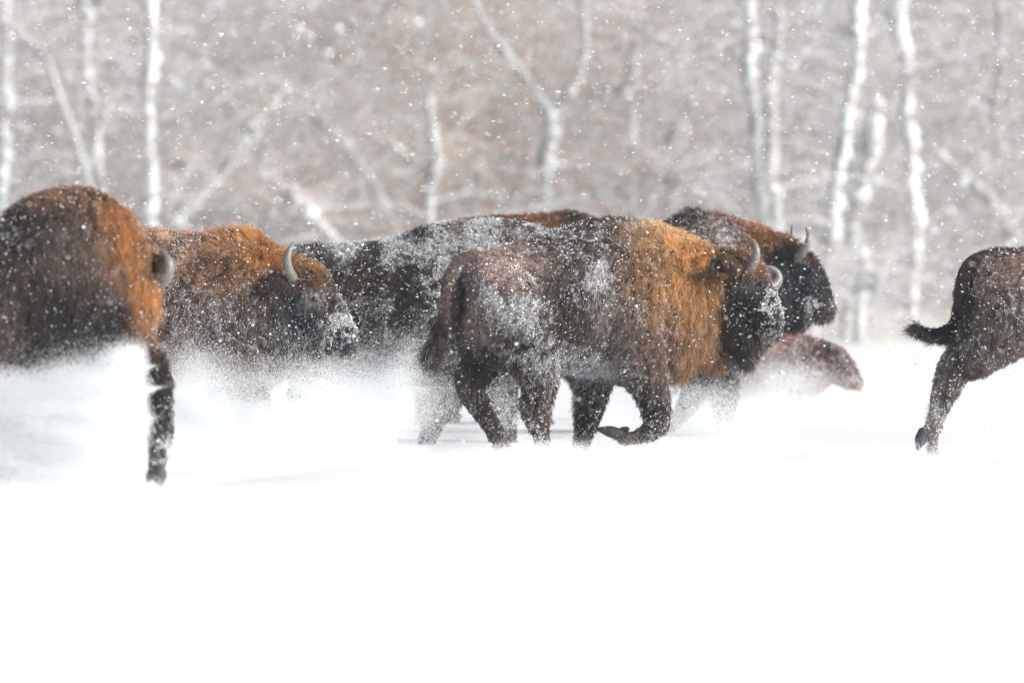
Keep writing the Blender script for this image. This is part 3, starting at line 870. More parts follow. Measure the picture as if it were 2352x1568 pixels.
# ---- the bison behind it, in profile
def bison_profile():
    b = Bison(58.5, 'brown bison in full profile with snow on its muzzle and legs lost in powder')
    b.base = dict(col=(.24, .165, .13), len=.05, snow=.5, lift=.55, curl=1.7)
    b.torso([(-160, 610, 720, -.12, .14), (-130, 566, 800, -.1, .26), (-60, 545, 848, -.06, .32), (50, 536, 870, 0, .36), (180, 528, 880, 0, .38, .1),
             (300, 526, 892, 0, .38, .2), (380, 536, 902, .02, .37, .3), (450, 545, 908, .03, .36, .3), (520, 545, 905, .05, .34, .25), (580, 550, 890, .06, .30, .2),
             (625, 574, 870, .07, .25, .1), (655, 600, 840, .08, .19)], 44)
    b.limb([(650, 645, .05, 52, .16), (692, 668, .04, 62, .18), (722, 706, .03, 60, .165), (758, 748, .02, 48, .13), (784, 784, .01, 33, .095), (792, 800, .01, 25, .08)])
    b.ball(719, 686, -.125, 22, .05)
    b.limb([(690, 770, .03, 45, .11), (690, 830, .03, 30, .08), (692, 880, .03, 12, .04)], 10)
    b.limb([(530, 830, -.2, 58, .14), (575, 920, -.24, 36, .09), (600, 990, -.24, 25, .065), (610, 1050, -.24, 20, .05), (612, 1090, -.24, 19, .05)])
    b.limb([(500, 840, .22, 55, .13), (470, 930, .22, 35, .09), (450, 1000, .22, 24, .065), (440, 1080, .22, 20, .05)])
    b.limb([(-60, 780, -.22, 80, .16), (-100, 880, -.24, 45, .1), (-130, 950, -.24, 28, .07), (-110, 1080, -.24, 20, .05)])
    b.limb([(-40, 780, .22, 80, .16), (20, 880, .24, 45, .1), (20, 950, .24, 28, .07), (60, 1080, .24, 20, .05)])
    for X, Y, dy in ((612, 1078, -.24), (440, 1070, .22), (-110, 1070, -.24), (60, 1070, .24)):
        b.hoof(X, Y, X + 12, Y + 22, dy, 15, .05)
    b.part_tube('horn', [(672, 638, -.13, 13), (664, 624, -.18, 12), (659, 604, -.21, 10.5), (662, 584, -.21, 8), (668, 567, -.19, 5), (674, 557, -.16, 2.2)], M_HORN, 20)
    b.part_tube('horn', [(676, 632, .22, 13), (672, 612, .26, 10), (680, 588, .25, 7), (690, 574, .2, 3)], M_HORN, 16)
    ear = b.part_tube('ear', [(655, 650, -.12, 9, .03), (640, 650, -.17, 15, .03), (622, 652, -.21, 13, .022), (606, 656, -.23, 5, .012)], M_HIDE, 12)
    tail = b.part_tube('tail', [(-165, 590, -.1, 10), (-192, 640, -.1, 11), (-200, 720, -.1, 11), (-200, 780, -.1, 18), (-196, 820, -.1, 8)], M_HIDE, 14)
    b.part_ball('eye', 722, 687, -.172, .018, .018, .018, M_EYE)
    b.part_tube('nose', [(803, 772, -.01, 9, .05), (810, 786, -.01, 10, .055), (806, 800, -.01, 8, .045)], M_NOSE, 10)
    b.paint = [
        (430, 570, 150, 60, dict(col=(.36, .24, .175), snow=.55)),
        (380, 535, 80, 22, dict(col=(.46, .32, .23), snow=.5, len=.05)),
        (500, 640, 120, 80, dict(col=(.27, .155, .095), snow=.35)),
        (575, 555, 85, 42, dict(col=(.46, .25, .09), snow=.04, len=.11, lift=1.0, flow=(-.2, 0, .5), curl=.7)),
        (620, 600, 50, 45, dict(col=(.46, .245, .085), snow=.03, len=.09, lift=.8, flow=(.1, 0, -.3), curl=.6)),
        (540, 760, 190, 90, dict(col=(.10, .072, .058), snow=.45, len=.07, flow=(-.2, 0, -1), curl=.8)),
        (700, 770, 90, 120, dict(col=(.045, .045, .052), snow=.3, len=.08, flow=(0, 0, -1), curl=.4)),
        (690, 690, 70, 70, dict(col=(.055, .064, .08), snow=.2, len=.035, curl=.4, flow=(-.4, 0, -1))),  # blue-grey veil of powder in front, put into the face colour
        (620, 660, 40, 35, dict(col=(.05, .035, .028), snow=.08, len=.05, flow=(-1, 0, -.4))),
        (712, 605, 48, 24, dict(col=(.42, .24, .10), snow=.04, len=.07, lift=.9, flow=(.3, 0, .2))),
        (715, 640, 40, 24, dict(col=(.17, .09, .045), snow=.05, len=.06, flow=(.4, 0, -.6))),
        (760, 655, 16, 40, dict(col=(.10, .065, .045), snow=.15, len=.04)),
        (719, 686, 24, 26, dict(col=(.32, .29, .28), snow=.05, len=.008, curl=.2)),
        (768, 725, 34, 40, dict(col=(.08, .075, .075), snow=.75, len=.03)),
        (778, 742, 24, 18, dict(snow=1.6, len=.025)),
        (755, 785, 18, 12, dict(snow=1.5, len=.025)),
        (785, 782, 28, 26, dict(col=BLACK, snow=.35, len=.012)),
        (785, 800, 36, 44, dict(col=(.045, .05, .06), snow=.6, len=.016)),
        (790, 826, 26, 16, dict(col=(.2, .18, .17), snow=1.4, len=.02)),
        (804, 756, 14, 22, dict(snow=1.5)),
    ]
    b.finish(.02, 44000, 7, 24, (ear, tail))


# ---- the snow-caked one between them
def bison_snowy():
    b = Bison(63.0, 'dark bison with snow caked on its back, head hidden behind the middle bison')
    b.base = dict(col=(.062, .052, .048), len=.045, snow=.5, lift=.4, curl=1.2)
    b.torso([(652, 596, 700, -.12, .14), (675, 575, 780, -.1, .26), (720, 566, 836, -.07, .33), (800, 562, 860, -.03, .35), (890, 555, 873, 0, .37), (930, 541, 880, .02, .38, .1),
             (970, 525, 885, .04, .38, .2), (1030, 515, 890, .07, .37, .3), (1110, 510, 890, .1, .36, .3), (1180, 510, 880, .13, .34, .25), (1250, 530, 850, .16, .28, .1),
             (1300, 558, 800, .19, .22), (1330, 590, 770, .2, .17)], 44)
    b.limb([(1325, 620, .2, 45, .15), (1355, 670, .2, 50, .16), (1385, 725, .2, 40, .12), (1408, 760, .2, 25, .08)])
    b.limb([(1075, 800, -.2, 52, .13), (1040, 880, -.24, 44, .10), (1008, 940, -.24, 33, .08), (985, 1000, -.24, 22, .055), (972, 1060, -.24, 19, .05)])
    b.limb([(1150, 820, .24, 44, .12), (1154, 890, .25, 34, .09), (1164, 960, .25, 24, .06), (1172, 1060, .25, 19, .05)])
    b.limb([(735, 780, -.25, 75, .16), (720, 870, -.27, 45, .1), (690, 940, -.27, 28, .07), (705, 1050, -.27, 19, .05)])
    b.limb([(760, 780, .2, 75, .16), (810, 870, .22, 45, .1), (815, 940, .22, 28, .07), (850, 1050, .22, 19, .05)])
    for X, Y, dy in ((972, 1046, -.24), (1172, 1046, .25), (705, 1038, -.27), (850, 1038, .22)):
        b.hoof(X, Y, X + 12, Y + 20, dy, 14, .05)
    b.part_tube('horn', [(1345, 625, .05, 12), (1338, 605, .0, 10), (1342, 585, .0, 7), (1352, 572, .03, 3)], M_HORN, 14)
    b.part_tube('horn', [(1350, 625, .36, 12), (1346, 605, .4, 10), (1352, 585, .4, 7), (1362, 572, .37, 3)], M_HORN, 14)
    ear = b.part_tube('ear', [(1322, 640, .06, 8, .03), (1305, 642, .0, 14, .03), (1290, 645, -.03, 5, .012)], M_HIDE, 10)
    tail = b.part_tube('tail', [(652, 582, -.12, 9), (632, 630, -.13, 10), (628, 700, -.13, 10), (628, 760, -.13, 17), (630, 800, -.13, 8)], M_HIDE, 14)
    b.part_ball('eye', 1368, 680, .05, .018, .018, .018, M_EYE)
    b.part_tube('nose', [(1404, 745, .2, 13, .06), (1412, 768, .2, 12, .05)], M_NOSE, 8)
    b.paint = [
        (1080, 545, 130, 60, dict(snow=3.0, col=(.24, .215, .19))),
        (1060, 620, 120, 70, dict(snow=1.7)),
        (970, 530, 40, 30, dict(snow=.25, col=(.035, .034, .04))),
        (760, 580, 100, 36, dict(snow=2.2, col=(.15, .14, .13))),
        (700, 558, 60, 16, dict(snow=.2, col=(.035, .032, .034))),
        (800, 660, 120, 60, dict(snow=.42, col=(.075, .06, .052))),
        (905, 680, 22, 120, dict(snow=.75)),
        (940, 700, 30, 110, dict(snow=.1, col=(.03, .03, .034))),
        (800, 760, 150, 40, dict(snow=.3, col=(.03, .034, .044))),
        (880, 830, 160, 50, dict(snow=.5, col=(.04, .044, .056), len=.06, flow=(-.2, 0, -1))),
        (1020, 930, 70, 80, dict(snow=.35, col=(.045, .05, .066), len=.04, flow=(-.2, 0, -1))),
        (1160, 920, 50, 80, dict(snow=.4, col=(.06, .06, .075), len=.04, flow=(-.2, 0, -1))),
    ]
    b.finish(.022, 32000, 7, 34, (ear, tail))


# ---- beyond the middle one: black face looking right, above a running calf
def bison_far_head():
    b = Bison(66.0, 'black-faced bison with a pale upright horn, just beyond the head of the middle one')
    b.base = dict(col=(.12, .085, .068), len=.05, snow=.3, lift=.5)
    b.torso([(1225, 620, 720, -.32, .14), (1255, 580, 790, -.28, .26), (1330, 560, 830, -.2, .32), (1420, 545, 850, -.1, .36), (1500, 525, 862, 0, .37), (1550, 506, 866, .05, .37, .2),
             (1590, 491, 866, .08, .36, .3), (1640, 495, 860, .12, .34, .3), (1690, 509, 845, .17, .31, .2), (1738, 526, 810, .22, .27, .1), (1775, 544, 770, .26, .22), (1800, 566, 730, .28, .17)], 44)
    b.limb([(1790, 590, .28, 48, .16), (1822, 630, .28, 62, .17), (1856, 672, .28, 52, .14), (1882, 704, .28, 37, .1), (1893, 714, .28, 27, .075)])
    b.ball(1862, 622, .15, 15, .045)
    b.limb([(1805, 700, .28, 42, .12), (1840, 728, .28, 22, .08)], 8)
    b.limb([(1645, 800, -.05, 42, .12), (1660, 870, -.06, 32, .08), (1664, 930, -.06, 26, .065), (1664, 1000, -.06, 19, .05), (1664, 1030, -.06, 18, .05)])
    b.limb([(1600, 800, .3, 44, .12), (1600, 870, .3, 28, .08), (1580, 930, .3, 22, .06), (1545, 970, .3, 18, .05), (1520, 1000, .3, 17, .05)])
    b.limb([(1310, 770, -.45, 64, .15), (1350, 880, -.47, 30, .1), (1338, 940, -.47, 22, .07), (1340, 1030, -.47, 18, .05)])
    b.limb([(1280, 770, -.05, 60, .15), (1240, 870, -.05, 30, .1), (1228, 940, -.05, 22, .07), (1240, 1030, -.05, 18, .05)])
    for X, Y, dy in ((1664, 1018, -.06), (1520, 996, .3), (1340, 1018, -.47), (1240, 1018, -.05)):
        b.hoof(X, Y, X + 10, Y + 18, dy, 13, .05)
    b.part_tube('horn', [(1832, 594, .12, 11), (1842, 580, .05, 10.5), (1853, 562, .02, 8.5), (1857, 543, .03, 5.5), (1852, 524, .07, 2.2)], M_HORN, 18)
    b.part_tube('horn', [(1830, 585, .42, 6), (1822, 562, .46, 5), (1818, 540, .46, 3.5), (1819, 518, .44, 2)], M_HORN, 16)
    ear = b.part_tube('ear', [(1806, 592, .12, 8, .03), (1790, 592, .07, 14, .03), (1776, 594, .04, 5, .012)], M_HIDE, 10)
    tail = b.part_tube('tail', [(1225, 600, -.33, 9), (1205, 650, -.34, 10), (1202, 720, -.34, 10), (1204, 780, -.34, 16), (1206, 815, -.34, 8)], M_HIDE, 14)
    b.part_ball('eye', 1864, 621, .1, .017, .017, .017, M_EYE)
    b.part_tube('nose', [(1900, 690, .27, 13, .065), (1906, 706, .27, 13, .065), (1902, 720, .27, 10, .05)], M_NOSE, 10)
    b.paint = [
        (1585, 488, 42, 26, dict(col=(.028, .028, .03), snow=.15, len=.08, lift=.9)),
        (1660, 525, 55, 40, dict(col=(.22, .16, .135), snow=.75)),
        (1680, 560, 40, 40, dict(col=(.27, .19, .16), snow=.75)),
        (1710, 505, 60, 16, dict(col=(.21, .10, .055), snow=.05, len=.07, lift=.8)),
        (1765, 540, 55, 34, dict(col=(.38, .18, .075), snow=.04, len=.08, lift=.8)),
        (1815, 552, 35, 26, dict(col=(.32, .16, .08), snow=.05, len=.07, lift=.9)),
        (1745, 590, 26, 50, dict(col=(.28, .12, .05), snow=.03, len=.08)),
        (1830, 660, 85, 90, dict(col=(.026, .034, .043), snow=.05, len=.035, curl=.4, flow=(-.4, 0, -1))),
        (1795, 600, 45, 50, dict(col=(.022, .028, .035), snow=.05, len=.05)),
        (1868, 575, 16, 20, dict(col=(.24, .11, .06), snow=.05, len=.05, lift=.8)),
        (1800, 725, 60, 30, dict(col=(.015, .018, .024), snow=.02, len=.10, flow=(.2, 0, -1), curl=.3)),
        (1880, 692, 24, 32, dict(snow=2.0, len=.02)),
        (1862, 622, 16, 18, dict(col=(.06, .06, .07), len=.015)),
        (1640, 850, 100, 70, dict(col=(.04, .044, .055), snow=.3, len=.05, flow=(-.2, 0, -1))),
        (1655, 950, 60, 60, dict(col=(.05, .055, .07), snow=.45, len=.04, flow=(-.2, 0, -1))),
    ]
    b.finish(.022, 26000, 7, 44, (ear, tail))


# ---- only a strip of back shows above the snowy one
def bison_hidden():
    b = Bison(69.5, 'bison of which only a reddish back and dark hump show above the others')
    b.base = dict(col=(.19, .10, .065), len=.05, snow=.25, lift=.6)
    b.torso([(925, 580, 690, -.1, .13), (950, 540, 760, -.08, .26), (1000, 522, 800, -.04, .31), (1100, 504, 820, 0, .35), (1200, 499, 830, .03, .36), (1270, 496, 835, .06, .36, .1),
             (1312, 488, 840, .08, .35, .3), (1350, 498, 830, .1, .33, .3), (1410, 522, 800, .14, .28), (1460, 550, 760, .17, .22), (1480, 580, 730, .18, .17)], 40)
    b.limb([(1475, 600, .18, 42, .15), (1505, 640, .18, 48, .16), (1530, 680, .18, 38, .12), (1550, 712, .18, 24, .08)])
    for X, Y, dy, s in ((1000, 750, -.25, -1), (1010, 750, .2, 1), (1225, 790, -.2, 1), (1170, 790, .25, -1)):
        b.limb([(X, Y, dy, 60, .15), (X + 20 * s, Y + 90, dy, 36, .1), (X + 20 * s, Y + 150, dy, 25, .065), (X + 35 * s, Y + 265 - (Y - 750), dy, 18, .05)])
        b.hoof(X + 35 * s, Y + 240 - (Y - 750), X + 35 * s + 10, Y + 258 - (Y - 750), dy, 13, .05)
    b.part_tube('horn', [(1492, 595, .02, 11), (1486, 578, -.02, 9), (1490, 560, -.02, 6), (1498, 548, .02, 2)], M_HORN, 14)
    b.part_tube('horn', [(1496, 595, .34, 11), (1492, 578, .38, 9), (1496, 560, .38, 6), (1504, 548, .34, 2)], M_HORN, 14)
    tail = b.part_tube('tail', [(925, 568, -.1, 8), (906, 610, -.1, 9), (902, 680, -.1, 9), (904, 740, -.1, 14), (906, 770, -.1, 7)], M_HIDE, 12)
    b.part_ball('eye', 1515, 645, .03, .017, .017, .017, M_EYE)
    b.paint = [
        (1312, 490, 40, 24, dict(col=(.025, .023, .026), snow=.35, len=.06, lift=.8)),
        (1200, 492, 90, 18, dict(col=(.27, .12, .055), snow=.12, len=.06, lift=.8)),
        (1125, 496, 30, 18, dict(col=(.07, .045, .035), snow=.15)),
    ]
    b.finish(.026, 12000, 7, 54, (tail,))


# ---- calf plunging through the drift
def bison_calf():
    b = Bison(71.0, 'small reddish calf plunging nose down through the drift at the right')
    b.base = dict(col=(.34, .225, .18), len=.04, snow=.7, lift=.5)
    b.torso([(1570, 800, 870, -.1, .09), (1590, 775, 915, -.08, .16), (1640, 758, 938, -.05, .19), (1700, 746, 945, -.02, .21), (1750, 742, 942, 0, .21), (1795, 750, 932, .02, .20),
             (1835, 764, 918, .03, .17), (1870, 780, 905, .04, .14), (1892, 794, 890, .05, .11)], 34)
    b.limb([(1885, 812, .05, 30, .11), (1912, 834, .05, 38, .12), (1940, 856, .05, 30, .09), (1960, 872, .05, 20, .065), (1967, 876, .05, 15, .05)])
    for X, dy, s in ((1610, -.12, -10), (1625, .1, 12), (1770, -.12, 16), (1755, .12, -14)):
        b.limb([(X, 890, dy, 28, .07), (X + s, 930, dy, 18, .05), (X + s * 1.2, 970, dy, 13, .035), (X + s * 1.6, 1000, dy, 12, .035)])
        b.hoof(X + s * 1.6, 990, X + s * 1.6 + 8, 1004, dy, 9, .03)
    ear = b.part_tube('ear', [(1900, 806, -.05, 5, .02), (1888, 804, -.1, 9, .02), (1876, 806, -.12, 4, .01)], M_HIDE, 10)
    tail = b.part_tube('tail', [(1568, 795, -.1, 5), (1552, 830, -.1, 5), (1548, 880, -.1, 8), (1550, 900, -.1, 5)], M_HIDE, 10)
    b.part_ball('eye', 1926, 832, -.06, .015, .015, .015, M_EYE)
    b.part_tube('horn', [(1908, 804, -.03, 5), (1908, 796, -.05, 4), (1912, 788, -.05, 2)], M_HORN, 8, 8)
    b.part_tube('nose', [(1966, 862, .04, 8, .045), (1972, 874, .04, 9, .045), (1968, 884, .04, 7, .035)], M_NOSE, 8)
    b.paint = [
        (1800, 765, 60, 30, dict(col=(.36, .20, .14), snow=.1)),
        (1850, 800, 60, 40, dict(col=(.26, .19, .165), snow=.6)),
        (1907, 806, 20, 18, dict(col=(.06, .065, .08), snow=.1)),
        (1945, 830, 20, 50, dict(col=(.20, .17, .165), snow=.3)),
        (1930, 860, 24, 18, dict(col=(.26, .15, .11), snow=.3)),
        (1790, 880, 110, 40, dict(col=(.30, .22, .19), snow=.75)),
    ]
    b.finish(.018, 9000, 8, 64, (ear, tail))


# ---- hindquarters leaving the picture on the right
def bison_right():
    b = Bison(60.0, 'bison leaving at the right edge, only rump, flicked black tail and hind leg visible')
    b.base = dict(col=(.19, .145, .125), len=.04, snow=.4, lift=.4, curl=.7)
    b.torso([(2228, 612, 770, -.1, .16), (2246, 590, 810, -.08, .26), (2290, 574, 832, -.04, .32), (2350, 574, 806, 0, .36), (2450, 562, 800, .05, .38), (2560, 522, 850, .1, .37, .2),
             (2640, 510, 868, .15, .34, .3), (2730, 545, 840, .2, .27, .1), (2790, 590, 785, .23, .19)], 40)
    b.limb([(2785, 620, .23, 50, .15), (2825, 680, .23, 55, .16), (2865, 735, .23, 42, .12), (2895, 772, .23, 26, .08)])
    b.limb([(2300, 690, -.3, 75, .12), (2288, 745, -.3, 74, .16), (2240, 808, -.27, 54, .13), (2194, 845, -.26, 37, .09), (2169, 900, -.25, 28, .07), (2153, 950, -.25, 21, .055), (2148, 975, -.25, 21, .055),
            (2143, 1005, -.25, 14, .045), (2141, 1050, -.25, 12, .04)], 26)
    b.limb([(2400, 740, .12, 75, .15), (2450, 850, .15, 46, .11), (2440, 920, .15, 30, .08), (2455, 1060, .15, 19, .05)])
    b.limb([(2600, 800, -.15, 55, .14), (2640, 900, -.17, 34, .09), (2660, 960, -.17, 26, .07), (2670, 1060, -.17, 19, .05)])
    b.limb([(2580, 800, .35, 55, .14), (2560, 900, .37, 34, .09), (2540, 960, .37, 26, .07), (2530, 1060, .37, 19, .05)])
    b.hoof(2122, 990, 2108, 1030, -.25, 14, .05)
    b.hoof(2141, 1030, 2150, 1056, -.25, 12, .05)
    for X, Y, dy in ((2455, 1046, .15), (2670, 1046, -.17), (2530, 1046, .37)):
        b.hoof(X, Y, X + 12, Y + 20, dy, 14, .05)
    b.limb([(2146, 972, -.25, 14, .04), (2126, 992, -.25, 12, .035)], 6)
    b.part_tube('horn', [(2800, 628, .08, 12), (2795, 606, .02, 10), (2800, 584, .02, 7), (2810, 570, .06, 3)], M_HORN, 14)
    b.part_tube('horn', [(2806, 628, .40, 12), (2804, 606, .44, 10), (2810, 584, .44, 7), (2820, 570, .4, 3)], M_HORN, 14)
    ear = b.part_tube('ear', [(2780, 640, .08, 8, .03), (2762, 642, .02, 14, .03), (2748, 645, .0, 5, .012)], M_HIDE, 10)
    tail = b.part_tube('tail', [(2262, 586, -.16, 8), (2236, 598, -.2, 11), (2217, 626, -.22, 14), (2210, 675, -.22, 15), (2206, 725, -.22, 17), (2190, 757, -.22, 17),
                                (2160, 768, -.22, 13), (2130, 764, -.22, 7), (2112, 757, -.22, 3)], M_HIDE, 30)
    b.part_ball('eye', 2835, 680, .08, .018, .018, .018, M_EYE)
    b.part_tube('nose', [(2888, 752, .22, 14, .06), (2900, 776, .22, 13, .05)], M_NOSE, 8)
    b.paint = [
        (2330, 610, 90, 50, dict(col=(.27, .19, .155), snow=.28)),
        (2300, 575, 60, 14, dict(col=(.06, .048, .045), snow=.4)),
        (2300, 720, 80, 60, dict(col=(.11, .09, .08), snow=.22, flow=(-.3, 0, -1))),
        (2300, 810, 90, 50, dict(col=(.125, .10, .09), snow=.2, len=.05, flow=(-.2, 0, -1))),
        (2230, 650, 14, 90, dict(col=(.02, .018, .018), snow=.02)),
        (2207, 650, 17, 60, dict(col=(.12, .10, .09), snow=.2, len=.035, flow=(-.2, 0, -1), curl=.3)),
        (2206, 590, 40, 24, dict(col=(.15, .11, .09), snow=.2, len=.03)),
        (2190, 750, 40, 45, dict(col=(.028, .028, .032), snow=.05, len=.09, lift=.08, flow=(-1, 0, -.25), curl=.3)),
        (2135, 765, 50, 25, dict(col=(.018, .02, .024), snow=.02, len=.12, lift=.05, flow=(-1, 0, .2), curl=.05)),
        (2200, 830, 50, 45, dict(col=(.085, .075, .07), snow=.25, len=.03, curl=.4, flow=(0, 0, -1))),
        (2150, 945, 45, 90, dict(col=(.36, .32, .30), snow=1.0, len=.018, curl=.3, flow=(-.2, 0, -1))),
        (2180, 910, 20, 40, dict(col=(.10, .085, .08), snow=.2, len=.03, flow=(0, 0, -1))),
    ]
    b.finish(.02, 22000, 8, 74, (ear, tail))


bison_left()
bison_profile()
bison_snowy()
bison_far_head()
bison_hidden()
bison_calf()
bison_right()

# ------------------------------------------------------------------ powder kicked up by the hooves
def puff(rs, X, Y, d, sx, sy, sd, n, cut=None, r=(.0007, .0018), shear=.35):
    """n grains in a soft blob: sizes sx, sy in picture pixels, sd in metres of depth; wisps drawn out along the gallop."""
    n = int(n * 2.4)
    a, b, c = rs.randn(n), rs.randn(n), rs.randn(n)
    px = PXM * D0 / d
    pos = at(X, Y, d) + np.column_stack([a * sx / px - b * shear * sy / px, c * sd, -b * sy / px])
    st = np.array([1.3, 2.6, 3.4])
    pos = pos + min(.14, .9 * sy / px) * (np.column_stack([vnoise(pos * st, 1, 81, 2), vnoise(pos * st, 1, 82, 2), vnoise(pos * st, 1, 83, 2)]) - .5) * 2
    lo = np.column_stack([pos[:, 0], pos[:, 1], 0 * pos[:, 0]])
    pos[:, 2] += min(.30, 1.6 * sy / px) * (vnoise(lo, 1.9, 85, 2) - .5)                 # billows
    wisp = vnoise(pos * np.array([1.6, 3.0, 5.5]) + pos[:, 2:3] * np.array([1.5, 0, 0]), 1, 84, 3)
    keep = wisp + .22 * rs.rand(n) > .50
    if cut is not None:
        x = pos[:, 0] / pos[:, 1] * PXM * D0 + 1176; y = HORIZON + (CAM_H - pos[:, 2]) / pos[:, 1] * PXM * D0
        keep &= cut(x, y, pos)
    pos = pos[keep]
    pos = pos[pos[:, 2] > snow_height(pos[:, 0], pos[:, 1]) - .01]
    return pos, r[0] + (r[1] - r[0]) * rs.rand(len(pos)) ** 1.5


def behind_leg(x, y, pos):
    """Plumes trail behind the planted foreleg in pointed streamers; only a few reach past it."""
    k = np.column_stack([0 * y, pos[:, 1] * 2, y / 60.0])
    edge = 330 + 14 * (vnoise(k, 1, 91) - .5) - 14 * smooth01(y, 1000, 1090)
    for y0, w, amp in ((842, 6, 26), (894, 6, 52), (962, 9, 14)):
        edge = edge + amp * np.exp(-np.abs(y - y0 + (x - 340) * .15) / w)
    soft = 10 + 22 * vnoise(k + 7, 1, 92)
    edge = edge + 26 * (vnoise(pos * np.array([4, 4, 16]), 1, 93, 2) - .5)
    return np.random.RandomState(3).rand(len(x)) < smooth01(edge - x, -soft, soft)


def powder():
    rs = np.random.RandomState(5)
    B = behind_leg
    sets = {
        'powder thrown up under the big left bull, hiding its belly and legs': [
            (60, 970, 51.5, 120, 50, .35, 90000, B), (200, 945, 51.2, 100, 55, .3, 90000, B), (120, 1030, 51.1, 190, 45, .4, 110000, B),
            (230, 862, 51.3, 80, 24, .2, 40000, B), (285, 990, 51.2, 50, 50, .2, 45000, B), (20, 900, 51.5, 60, 36, .3, 36000, B),
            (295, 815, 51.3, 30, 14, .12, 9000, B), (300, 900, 51.2, 40, 30, .12, 24000, B), (240, 1080, 51.0, 110, 18, .3, 40000, B),
        ],
        'powder cloud swirling around the chest and legs of the profile bison': [
            (470, 985, 57.8, 90, 48, .35, 80000), (620, 985, 57.8, 110, 42, .35, 80000), (760, 970, 58.2, 90, 40, .35, 64000),
            (440, 890, 57.9, 50, 40, .25, 16000), (520, 925, 57.9, 60, 34, .25, 16000), (610, 925, 57.9, 60, 26, .25, 12000), (700, 900, 57.9, 60, 38, .25, 16000), (780, 925, 57.9, 45, 28, .25, 9000), (560, 845, 57.9, 140, 36, .3, 7000), (740, 870, 58.0, 60, 24, .25, 4000),
            (520, 1040, 57.2, 170, 26, .4, 70000), (720, 1020, 57.4, 110, 34, .4, 60000), (410, 930, 57.6, 50, 70, .3, 30000), (430, 1040, 55.5, 120, 26, .5, 40000),
        ],
        'powder drifting behind the legs of the snowy bison': [
            (860, 910, 62.0, 80, 34, .3, 50000), (942, 832, 62.3, 26, 30, .2, 8000), (825, 985, 61.6, 66, 46, .4, 80000), (1000, 1040, 61.4, 70, 16, .3, 24000),
            (980, 950, 62.2, 50, 40, .2, 1800), (1160, 930, 62.4, 40, 50, .2, 5000), (1100, 1010, 63.6, 70, 30, .3, 30000), (840, 835, 62.2, 90, 34, .3, 12000),
        ],
        'low powder around the feet of the middle bison, drift added over cast shadows': [
            (1180, 1048, 59.3, 50, 12, .15, 20000), (1260, 1050, 59.2, 50, 14, .15, 20000), (1335, 1050, 59.5, 40, 8, .15, 8000),
            (1100, 1062, 59.0, 130, 10, .3, 40000), (1300, 1058, 56.0, 420, 16, .8, 34000), (1750, 1046, 58.0, 300, 14, .8, 34000), (2100, 1052, 58.2, 260, 10, .8, 18000), (700, 1066, 55.5, 300, 14, .5, 70000), (150, 1128, 50, 260, 13, .6, 24000), (1420, 1062, 58.8, 130, 8, .3, 22000),  # the broad low puffs are added to veil cast shadows on the snow
        ],
        'powder blowing off the calf and the legs of the far bison': [
            (1690, 965, 69.5, 130, 26, .4, 60000), (1800, 935, 70.0, 70, 20, .3, 26000), (1765, 880, 70.3, 40, 30, .15, 16000), (1850, 875, 70.3, 60, 26, .15, 7000), (1600, 965, 65.2, 60, 36, .3, 34000),
            (1680, 990, 65.2, 60, 22, .3, 30000), (1850, 960, 69.8, 90, 16, .3, 22000), (1480, 950, 67, 80, 30, .4, 38000), (1420, 945, 64.5, 60, 30, .4, 24000),
        ],
        'thin powder at the hind foot of the bison leaving on the right': [(2140, 1052, 59.4, 60, 6, .2, 8000), (2320, 1052, 59.2, 120, 6, .3, 9000)],
    }
    for lab, ps in sets.items():
        P, R = zip(*[puff(rs, *q) for q in ps])
        o = point_cloud('powder_cloud', np.vstack(P), np.concatenate(R), M_POWDER)
        tag(o, lab, 'powder snow', 'powder clouds round the hooves', 'stuff')


powder()


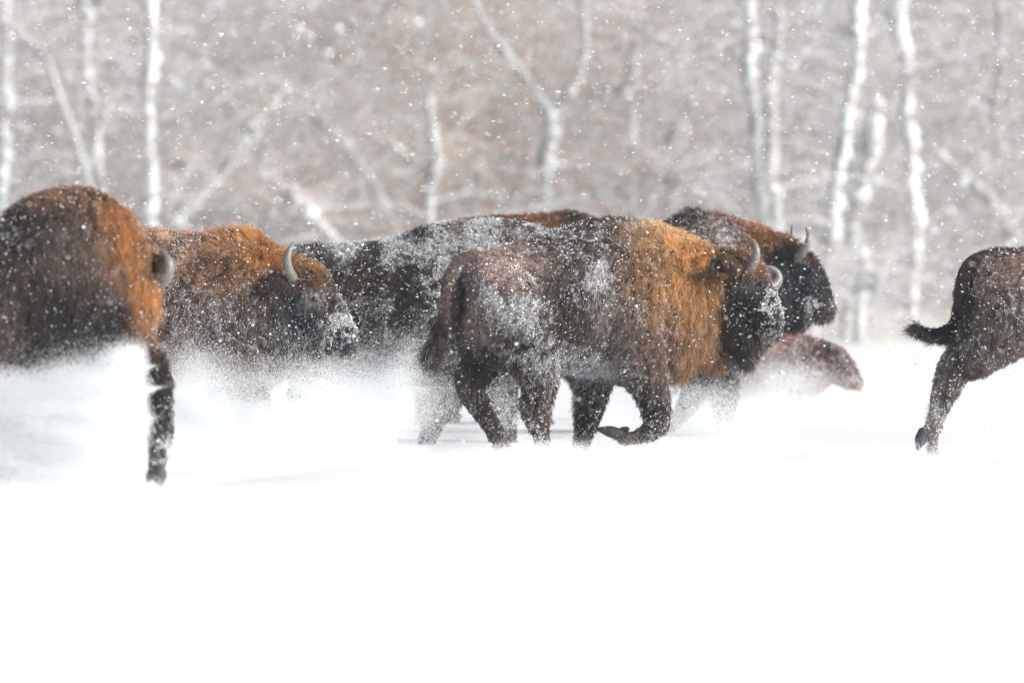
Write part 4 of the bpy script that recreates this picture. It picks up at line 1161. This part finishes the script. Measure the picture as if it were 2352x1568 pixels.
def haze():
    g = Geo()
    v = np.array([(x, y, z) for x in (-60, 60) for y in (-5, 185) for z in (-1.5, 14)], float)
    g.v = [v]; g.f = [(0, 1, 3, 2), (4, 6, 7, 5), (0, 4, 5, 1), (2, 3, 7, 6), (0, 2, 6, 4), (1, 5, 7, 3)]
    m = bpy.data.materials.new('haze'); m.use_nodes = True
    nt = m.node_tree; nt.nodes.remove(nt.nodes['Principled BSDF'])
    pv = nt.nodes.new('ShaderNodeVolumePrincipled')
    pv.inputs['Color'].default_value = (.96, .97, .98, 1); pv.inputs['Density'].default_value = HAZE; pv.inputs['Anisotropy'].default_value = .3
    nt.links.new(pv.outputs[0], nt.nodes['Material Output'].inputs['Volume'])
    o = link('haze', g.mesh('haze', False), None, m)
    tag(o, 'pale haze of blowing snow over the whole field', 'haze', kind='stuff')


HAZE = .0006
haze()


def snowfall():
    rs = np.random.RandomState(9)
    V, Fc = [], []
    oct_v = np.array([(1, 0, 0), (-1, 0, 0), (0, 1, 0), (0, -1, 0), (0, 0, 1), (0, 0, -1)], float)
    oct_f = np.array([(0, 2, 4), (2, 1, 4), (1, 3, 4), (3, 0, 4), (2, 0, 5), (1, 2, 5), (3, 1, 5), (0, 3, 5)])
    n = 15000
    d = np.concatenate([rs.uniform(40, 58, 1700), rs.uniform(54, 68, 7300), rs.uniform(68, 110, 6000)])
    x = rs.uniform(-1, 1, n) * d * .082
    z = rs.uniform(.02, 1, n) * (CAM_H + d * .036)
    L = (.0026 + .0056 * rs.rand(n) ** 2.6) * np.where(d < 58, .72, np.where(d < 66, .85, 1.5))
    sc = np.column_stack([L * rs.uniform(1.3, 2.4, n), L, L * rs.uniform(.7, 1.0, n)])
    v = oct_v[None] * sc[:, None] * (1 + .35 * rs.randn(n, 6, 1) * .5)
    v += np.column_stack([x, d, z])[:, None]
    f = oct_f[None] + (np.arange(n) * 6)[:, None, None]
    me = bpy.data.meshes.new('falling_snow')
    me.from_pydata(v.reshape(-1, 3).tolist(), [], f.reshape(-1, 3).tolist())
    me.polygons.foreach_set('use_smooth', [True] * len(me.polygons))
    o = link('falling_snow', me, None, M_FLAKE)
    tag(o, 'small white snowflakes falling everywhere in front of the forest and herd', 'snowfall', kind='stuff')


snowfall()
